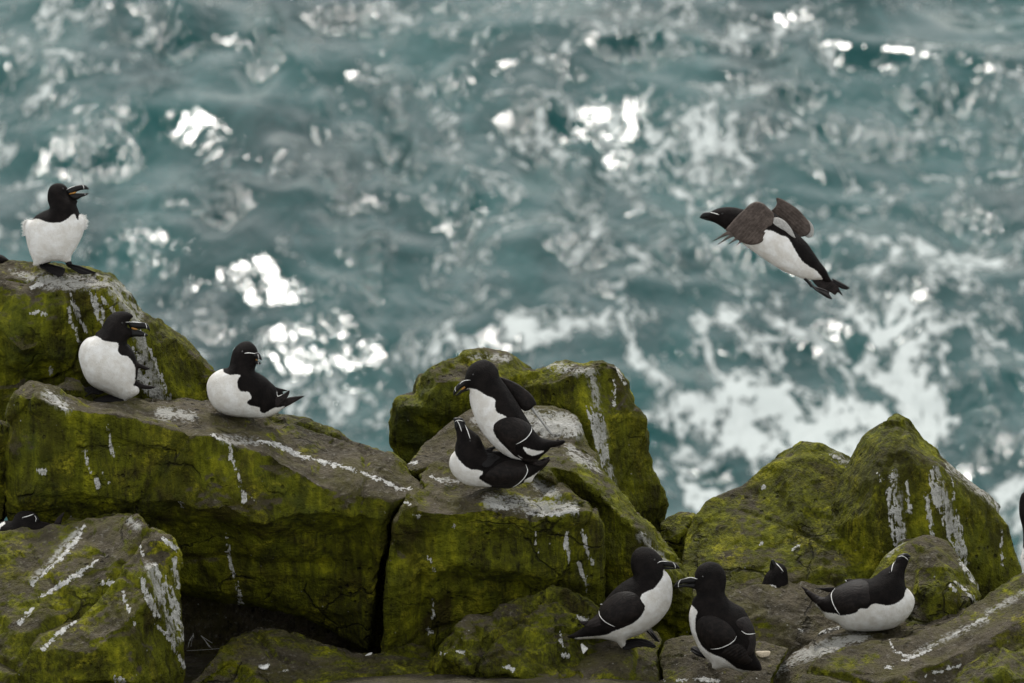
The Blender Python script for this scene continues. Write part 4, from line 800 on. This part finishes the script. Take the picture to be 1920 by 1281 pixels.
fw, _ = b.shape('wing', [(945, 163), (990, 170), (1060, 208), (1150, 268), (1220, 338), (1272, 410), (1288, 480), (1262, 530), (1205, 552), (1140, 545), (1075, 470), (1010, 385), (950, 340), (895, 295), (925, 262), (950, 220)], UNDER, fat=.2, w0=-30, ridges=2.3, label='far wing raised behind the back')
b.shape('primaries', [(1255, 380), (1300, 420), (1325, 490), (1310, 545), (1270, 562), (1235, 545), (1270, 500), (1275, 440)], PALE, fw, fat=.3, w0=-33)
b.shape('tail', [(1300, 985), (1380, 970), (1470, 980), (1540, 1010), (1600, 1035), (1655, 1082), (1600, 1078), (1562, 1062), (1605, 1150), (1555, 1112), (1525, 1138), (1480, 1112), (1420, 1100), (1340, 1045)], PRIM, fat=.3, w0=-2, step=1.4, ridges=.9)
b.foot([(1210, 970), (1252, 998), (1292, 1050), (1350, 1068), (1442, 1110), (1440, 1130), (1467, 1182), (1430, 1178), (1380, 1142), (1312, 1102), (1270, 1060)], [[(1290, 1065), (1360, 1085), (1440, 1115)], [(1290, 1070), (1370, 1120), (1462, 1180)], [(1290, 1072), (1340, 1115), (1420, 1172)]], [(1215, 975), (1255, 1010), (1290, 1060)], w=6, rad=1.2)
b.foot([(1480, 975), (1520, 990), (1580, 1020), (1650, 1070), (1620, 1082), (1560, 1060), (1500, 1020)], [[(1490, 985), (1560, 1030), (1650, 1078)]], None, w=-10, rad=1.2)

# ---- bird G: standing, facing right
b = Bird('razorbill standing on the bottom ledge facing right, bill almost touching its neighbour', (1040, 1000, 4.56), (640, 965), push=.04)
body, hb = b.shape('body', [(935, 255), (915, 208), (880, 170), (840, 138), (790, 117), (732, 118), (684, 148), (656, 200), (650, 270), (660, 330), (672, 365), (620, 396), (560, 436), (500, 490), (440, 560), (400, 620), (370, 680), (300, 745), (250, 800), (190, 850), (120, 885), (180, 906), (260, 905), (390, 903), (470, 915), (530, 935), (575, 985), (605, 978), (615, 940), (612, 915), (660, 892), (740, 862), (810, 820), (880, 768), (940, 702), (985, 630), (1004, 550), (1007, 480), (996, 400), (966, 345), (940, 317), (936, 290)], PLUM,
  fat=.88, white=[[(925, 318), (928, 345), (900, 395), (870, 432), (840, 465), (780, 490), (740, 515), (726, 555), (765, 610), (745, 680), (680, 750), (600, 790), (500, 830), (440, 860), (340, 877), (180, 894), (160, 915), (600, 1030), (1040, 850), (1040, 290), (945, 305)]], step=1.8)
up, _ = b.shape('upper_bill', [(885, 236), (930, 232), (970, 238), (1010, 244), (1045, 264), (1072, 300), (1045, 303), (1000, 290), (930, 283), (890, 275)], BILL, fat=.7, w0=5, step=1.2)
lo, _ = b.shape('lower_bill', [(895, 282), (930, 285), (1000, 292), (1045, 304), (1000, 308), (940, 308), (905, 300)], BILL, fat=.8, w0=4, step=1.2)
b.tube('bill_stripe', [(875, 250), (905, 238), (965, 242)], .8, STRIPE, up); b.tube('bill_stripe', [(1010, 248), (1028, 272), (1032, 303)], .7, STRIPE, up)
b.eye((850, 225), 2.3)
wg, hw = b.shape('wing', [(735, 540), (700, 502), (625, 484), (560, 492), (500, 520), (440, 568), (392, 620), (378, 670), (400, 722), (450, 767), (520, 800), (600, 792), (680, 752), (742, 690), (766, 630), (755, 580)], WING, fat=.32, conform=lambda x, y: 0.88 * hb(x, y), w0=2, mirror=True)
b.shape('primaries', [(385, 678), (340, 715), (290, 745), (212, 756), (250, 790), (320, 805), (420, 812), (510, 800), (450, 762), (402, 722)], PRIM, wg, fat=.35, conform=lambda x, y: 0.8 * hb(x, y), w0=2, ridges=1.2)
b.tube('wing_bar', [(378, 662), (384, 700), (420, 742), (470, 772), (512, 790)], .9, STRIPE, wg); b.tube('wing_bar', [(388, 608), (408, 606)], .9, STRIPE, wg)
b.shape('tail', [(108, 886), (180, 845), (260, 800), (400, 800), (440, 840), (380, 868), (250, 882), (180, 894)], WING, fat=.3, w0=1, ridges=1.4)
b.foot([(580, 985), (600, 930), (640, 905), (720, 900), (800, 915), (866, 962), (852, 978), (760, 968), (690, 975), (620, 995)], [[(610, 950), (720, 925), (862, 962)], [(610, 960), (720, 950), (850, 976)], [(610, 965), (690, 975)]], [(605, 900), (605, 960)], w=8)
b.foot([(770, 832), (820, 812), (855, 860), (892, 915), (897, 935), (862, 922), (810, 870)], [[(795, 825), (845, 870), (893, 932)], [(795, 830), (830, 880), (865, 920)]], None, w=-8)

# ---- bird H: seen from behind, facing left
b = Bird('razorbill seen from behind on the bottom ledge, head turned left towards its neighbour', (1040, 1000, 4.56), (1420, 1165), push=.08)
body, hb = b.shape('body', [(1195, 400), (1200, 345), (1225, 290), (1278, 252), (1340, 243), (1400, 262), (1445, 310), (1466, 370), (1464, 440), (1456, 510), (1485, 562), (1540, 600), (1612, 642), (1660, 720), (1700, 800), (1714, 860), (1718, 950), (1712, 1020), (1732, 1070), (1768, 1165), (1740, 1172), (1690, 1178), (1600, 1190), (1530, 1168), (1470, 1152), (1380, 1166), (1350, 1150), (1338, 1110), (1290, 1062), (1240, 1000), (1200, 920), (1170, 850), (1152, 760), (1150, 690), (1168, 620), (1185, 560), (1212, 528), (1208, 490), (1190, 470)], PLUM,
  fat=.85, white=[[(1110, 590), (1168, 612), (1213, 662), (1200, 720), (1198, 800), (1212, 870), (1250, 950), (1300, 1000), (1360, 1030), (1430, 1058), (1480, 1090), (1540, 1140), (1600, 1165), (1690, 1182), (1600, 1230), (1110, 1230)]], step=1.8)
up, _ = b.shape('upper_bill', [(1225, 385), (1170, 374), (1110, 384), (1060, 400), (1032, 428), (1016, 463), (1060, 440), (1120, 430), (1215, 425)], BILL, fat=.7, w0=6, step=1.2)
lo, _ = b.shape('lower_bill', [(1215, 425), (1120, 432), (1060, 445), (1030, 464), (1075, 465), (1130, 460), (1190, 474), (1215, 465)], BILL, fat=.7, w0=5, step=1.2)
b.tube('bill_stripe', [(1110, 386), (1160, 377), (1218, 389)], .8, STRIPE, up); b.tube('bill_stripe', [(1076, 396), (1058, 425), (1057, 462)], .8, STRIPE, up)
b.eye((1265, 370), 2.3)
wg, hw = b.shape('wing', [(1208, 760), (1245, 705), (1330, 690), (1420, 720), (1500, 778), (1548, 858), (1540, 905), (1480, 950), (1400, 978), (1330, 986), (1270, 950), (1225, 885), (1203, 820)], WING, fat=.35, conform=lambda x, y: 0.92 * hb(x, y), w0=1)
b.tube('wing_bar', [(1328, 982), (1400, 972), (1478, 940), (1530, 900), (1547, 868)], 1.1, STRIPE, wg)
w2, _ = b.shape('wing', [(1525, 745), (1560, 722), (1640, 710), (1688, 775), (1715, 850), (1690, 862), (1640, 858), (1590, 828), (1550, 785)], PRIM, fat=.4, conform=lambda x, y: 0.92 * hb(x, y), w0=1)
b.tube('wing_bar', [(1588, 826), (1635, 853), (1714, 854)], 1.1, STRIPE, w2)
b.shape('primaries', [(1652, 866), (1712, 866), (1720, 950), (1690, 1020), (1640, 1045), (1625, 1020), (1650, 940)], PRIM, w2, fat=.5, conform=lambda x, y: 0.9 * hb(x, y), w0=1, ridges=.2)
b.shape('primaries', [(1290, 965), (1400, 985), (1540, 912), (1620, 960), (1660, 1040), (1700, 1080), (1640, 1120), (1560, 1110), (1480, 1070), (1380, 1030)], WING, wg, fat=.3, conform=lambda x, y: 0.92 * hb(x, y), w0=0, ridges=1.0)
b.shape('tail', [(1560, 1110), (1640, 1070), (1725, 1060), (1770, 1168), (1700, 1176), (1640, 1170)], PRIM, fat=.3, w0=4, ridges=.4)
b.foot([(1165, 1002), (1185, 975), (1215, 975), (1245, 1000), (1310, 1062), (1270, 1068), (1210, 1045)], [[(1290, 1060), (1215, 1010), (1172, 985)], [(1290, 1065), (1210, 1035), (1167, 1008)]], None, w=6)

# ---- bird I: crouching at the right
b = Bird('razorbill crouching on the right slab, neck stretched and bill pointing up', (1400, 980, 5.333), (1150, 1085), push=.035)
body, hb = b.shape('body', [(1478, 400), (1500, 350), (1560, 320), (1610, 340), (1618, 380), (1600, 440), (1582, 500), (1580, 580), (1592, 640), (1635, 685), (1672, 742), (1680, 805), (1650, 892), (1580, 982), (1480, 1050), (1350, 1080), (1200, 1089), (1060, 1080), (985, 1072), (900, 1000), (800, 955), (760, 895), (690, 822), (620, 745), (580, 690), (640, 690), (720, 740), (790, 740), (845, 690), (890, 645), (960, 612), (1050, 570), (1150, 560), (1235, 562), (1290, 530), (1355, 478), (1430, 435)], PLUM,
  fat=.85, white=[[(1560, 735), (1590, 660), (1760, 640), (1760, 1120), (850, 1120), (600, 760), (690, 812), (760, 885), (890, 905), (925, 920), (980, 915), (1080, 888), (1115, 850), (1190, 846), (1225, 812), (1262, 800), (1330, 808), (1400, 816), (1480, 795)]], step=1.8)
up, _ = b.shape('upper_bill', [(1490, 420), (1485, 380), (1505, 338), (1545, 312), (1592, 305), (1628, 322), (1636, 345), (1600, 350), (1560, 370), (1540, 420)], BILL, fat=.8, w0=5, step=1.2)
lo, _ = b.shape('lower_bill', [(1545, 420), (1562, 372), (1602, 352), (1632, 352), (1618, 385), (1600, 430)], BILL, fat=.8, w0=3, step=1.2)
b.tube('bill_stripe', [(1438, 487), (1455, 430), (1488, 382)], 1.0, STRIPE, up); b.tube('bill_stripe', [(1503, 345), (1550, 332), (1590, 352), (1616, 380)], .8, STRIPE, up)
b.eye((1420, 500), 2.2)
wg, hw = b.shape('wing', [(870, 668), (960, 615), (1060, 572), (1150, 562), (1215, 600), (1225, 700), (1262, 798), (1225, 815), (1190, 846), (1115, 855), (1080, 892), (980, 920), (925, 920), (875, 850), (842, 770), (848, 700)], WING, fat=.3, conform=lambda x, y: 0.88 * hb(x, y), w0=1, mirror=True)
b.shape('primaries', [(545, 640), (600, 662), (660, 700), (740, 740), (835, 755), (870, 850), (915, 915), (840, 895), (770, 868), (690, 805), (620, 730)], PRIM, wg, fat=.35, conform=lambda x, y: 0.6 * hb(x, y), w0=2, ridges=1.1)
b.tube('wing_bar', [(880, 655), (842, 715), (850, 790), (885, 862), (922, 912)], 1.1, STRIPE, wg)
w2, _ = b.shape('wing', [(688, 664), (780, 655), (880, 650), (900, 680), (830, 700), (770, 682)], WING, fat=.4, w0=-18)
b.shape('primaries', [(990, 585), (1020, 568), (1060, 570), (1050, 590), (1000, 600)], WING, w2, fat=.5, w0=-22)
b.tube('wing_bar', [(988, 578), (1010, 597)], 1.1, STRIPE, w2, on=False, w=-16)
b.shape('tail', [(640, 750), (700, 760), (800, 830), (860, 900), (800, 930), (740, 880)], PALE, fat=.3, w0=-4)

# ---- bird J: head behind the mossy rock on the right
b = Bird('razorbill mostly hidden behind the low mossy rock, only black head and upturned bill showing', (1400, 980, 5.333), (300, 640), dist=20.35)
b.shape('body', [(236, 460), (245, 420), (285, 395), (320, 402), (370, 425), (402, 475), (414, 560), (420, 700), (430, 900), (300, 960), (150, 900), (60, 760), (130, 650), (160, 590), (185, 525)], PLUM, fat=.9, white=[[(150, 700), (165, 660), (190, 625), (240, 616), (290, 640), (300, 960), (100, 900)]])
up, _ = b.shape('upper_bill', [(262, 366), (285, 392), (320, 430), (310, 470), (270, 460), (245, 420), (240, 380)], BILL, fat=.8, w0=6, step=1.2)
b.shape('lower_bill', [(240, 400), (262, 440), (265, 480), (235, 480), (228, 440)], BILL, fat=.8, w0=4, step=1.2)
b.tube('bill_stripe', [(288, 400), (325, 440), (362, 487)], 1.0, STRIPE, up); b.eye((345, 500), 2.0)
# ---- bird K: behind the lower left boulder
b = Bird('razorbill resting behind the lower left boulder, only head and dark back showing', (0, 900, 3.3625), (150, 330), dist=19.75)
b.shape('body', [(238, 225), (215, 205), (180, 195), (130, 198), (95, 222), (76, 258), (45, 256), (10, 262), (-60, 300), (-80, 400), (60, 470), (250, 460), (380, 400), (378, 310), (345, 285), (300, 268), (255, 258)], PLUM, fat=.8, white=[[(-100, 300), (0, 276), (30, 262), (38, 272), (10, 300), (-60, 480)]])
up, _ = b.shape('upper_bill', [(205, 216), (232, 222), (250, 245), (248, 268), (225, 262), (205, 245)], BILL, fat=.7, w0=12, step=1.2)
b.tube('bill_stripe', [(145, 236), (180, 227), (216, 214)], .9, STRIPE, up); b.tube('bill_stripe', [(222, 222), (232, 240), (230, 262)], .6, STRIPE, up); b.eye((150, 245), 2.0)
b.shape('tail', [(330, 300), (345, 265), (372, 228), (406, 203), (392, 245), (380, 290), (370, 310)], PRIM, fat=.3, w0=0, step=1.2, ridges=.5)
b.shape('wing', [(240, 265), (300, 270), (345, 290), (370, 330), (330, 380), (240, 380)], WING, fat=.3, w0=8)
# ---- bird L: cut off by the right edge
b = Bird('dark bird almost wholly cut off by the right edge above the tilted slab', (1800, 880, 5.825), (760, 1250), dist=19.2)
b.shape('body', [(720, 240), (680, 262), (655, 320), (645, 400), (648, 500), (670, 590), (685, 660), (690, 760), (686, 860), (660, 1000), (690, 1120), (740, 1240), (900, 1290), (1150, 1200), (1300, 1250), (1250, 1000), (1050, 700), (900, 560), (880, 400), (850, 290), (790, 240)], PLUM, fat=.8, white=[[(600, 840), (686, 850), (690, 1000), (740, 1150), (900, 1250), (740, 1300), (600, 1200)]])
up, _ = b.shape('upper_bill', [(860, 300), (930, 310), (1000, 350), (1010, 390), (940, 380), (870, 390)], BILL, fat=.7); b.eye((820, 330), 2.2)
b.shape('wing', [(760, 650), (860, 620), (980, 760), (1080, 950), (1150, 1150), (1000, 1130), (850, 1000), (760, 820)], WING, fat=.3, w0=18, mirror=True)
b.foot([(720, 1240), (800, 1230), (860, 1270), (800, 1290), (730, 1280)], [[(740, 1245), (850, 1275)]], None, w=6)
# ---- bird M: rump at the left edge
b = Bird('dark tail end of a bird cut off by the left edge', (0, 300, 2.5625), (-60, 500), dist=None if False else 20.6)
b.shape('body', [(62, 492), (40, 478), (15, 460), (-20, 448), (-70, 420), (-120, 380), (-150, 300), (-190, 270), (-235, 290), (-245, 340), (-230, 420), (-190, 490), (-120, 520), (-30, 515), (30, 505)], PLUM, fat=.8, white=[[(-260, 400), (-180, 430), (-100, 490), (-20, 500), (-60, 540), (-260, 540)]])
b.shape('wing', [(-140, 400), (-80, 415), (-20, 450), (40, 482), (-20, 492), (-90, 480), (-140, 450)], WING, fat=.3, w0=12, mirror=True)
up, _ = b.shape('upper_bill', [(-235, 300), (-290, 310), (-310, 335), (-280, 335), (-240, 335)], BILL, fat=.7); b.eye((-210, 310), 2.0)

# ------------------------------------------------------------------ small loose things
def feather(label, zoom, pivot, quill, barbs, push=.01, rad=.5):
    b = Bird(label, zoom, pivot, push=push, name='down_feather', cat='feather', group='white feathers caught on the rocks')
    V = []; F = []
    def strand(pts, r):
        C_ = catmull([b.c(p) for p in pts], 2.0, closed=False); n = len(C_); s0 = len(V); m = 5
        ctr = [b.loc(x, y, 1.5) for x, y in C_]
        for i in range(n):
            t = (ctr[min(i + 1, n - 1)] - ctr[max(i - 1, 0)]).normalized(); a = t.cross(FW).normalized(); c = t.cross(a)
            for k in range(m): an = 6.2832 * k / m; V.append(ctr[i] + (a * math.cos(an) + c * math.sin(an)) * r * b.u)
        for i in range(n - 1):
            for k in range(m): F.append([s0 + i * m + k, s0 + i * m + (k + 1) % m, s0 + (i + 1) * m + (k + 1) % m, s0 + (i + 1) * m + k])
    strand(quill, rad)
    for q in barbs: strand(q, rad * .55)
    loc = b.root.location.copy(); root = b.root
    o = new_obj('down_feather', V, F, DOWN); o.location = loc
    for k in ('label', 'category', 'group'): o[k] = root[k]
    bpy.data.objects.remove(root)
Z4 = (340, 1080, 3.692)
feather('wispy white feather hanging in the dark gap, the left one of two', Z4, (80, 440), [(82, 395), (86, 430)], [[(84, 400 + i), (70 - i, 430 + i), (50 - i * .3, 470 + i * 2)] for i in range(0, 16, 4)] + [[(84, 400), (75, 440), (66, 490)]])
feather('wispy white feather hanging in the dark gap, the right one of two', Z4, (180, 450), [(135, 413), (160, 430), (215, 465)], [[(138 + i, 416 + i), (165 + i, 450 + i), (190 + i, 490 + i * .5)] for i in range(0, 24, 6)])
feather('long thin pale thread of down stretched across the dark gap', Z4, (200, 510), [(35, 518), (200, 508), (350, 492)], [], rad=.4)
def chip(label, zoom, pts, pivot, mat, name, cat, fat=.5, group=None):
    b = Bird(label, zoom, pivot, push=.006, name=name, cat=cat, group=group); o, _ = b.shape(name, pts, mat, fat=fat, w0=2, tilt=(0, .6), step=1.3)
    loc = b.root.location.copy(); lab = b.root['label']; o.parent = None; o.location = loc; tag(o, lab, cat, group); bpy.data.objects.remove(b.root)
chip('small white feather lying at the foot of the crack beside the square block', Z4, [(1270, 555), (1295, 535), (1322, 530), (1312, 548), (1285, 562)], (1295, 550), DOWN, 'white_feather', 'feather')
chip('small white feather on the moss left of the right facing bird', (1040, 1000, 4.56), [(222, 950), (235, 942), (262, 965), (285, 985), (260, 1015), (245, 1030), (232, 1000)], (250, 990), DOWN, 'white_feather', 'feather', fat=.4)
chip('tuft of white feather on the yellow moss of the low grey slab', Z4, [(540, 635), (570, 622), (600, 612), (605, 630), (580, 648), (555, 645)], (575, 635), DOWN, 'white_feather', 'feather')
chip('cream scrap of eggshell beside the bird seen from behind', (1040, 1000, 4.56), [(1720, 1015), (1760, 1008), (1842, 1010), (1838, 1040), (1800, 1058), (1765, 1062), (1735, 1045)], (1790, 1040), EGG, 'eggshell_scrap', 'eggshell', fat=.35)
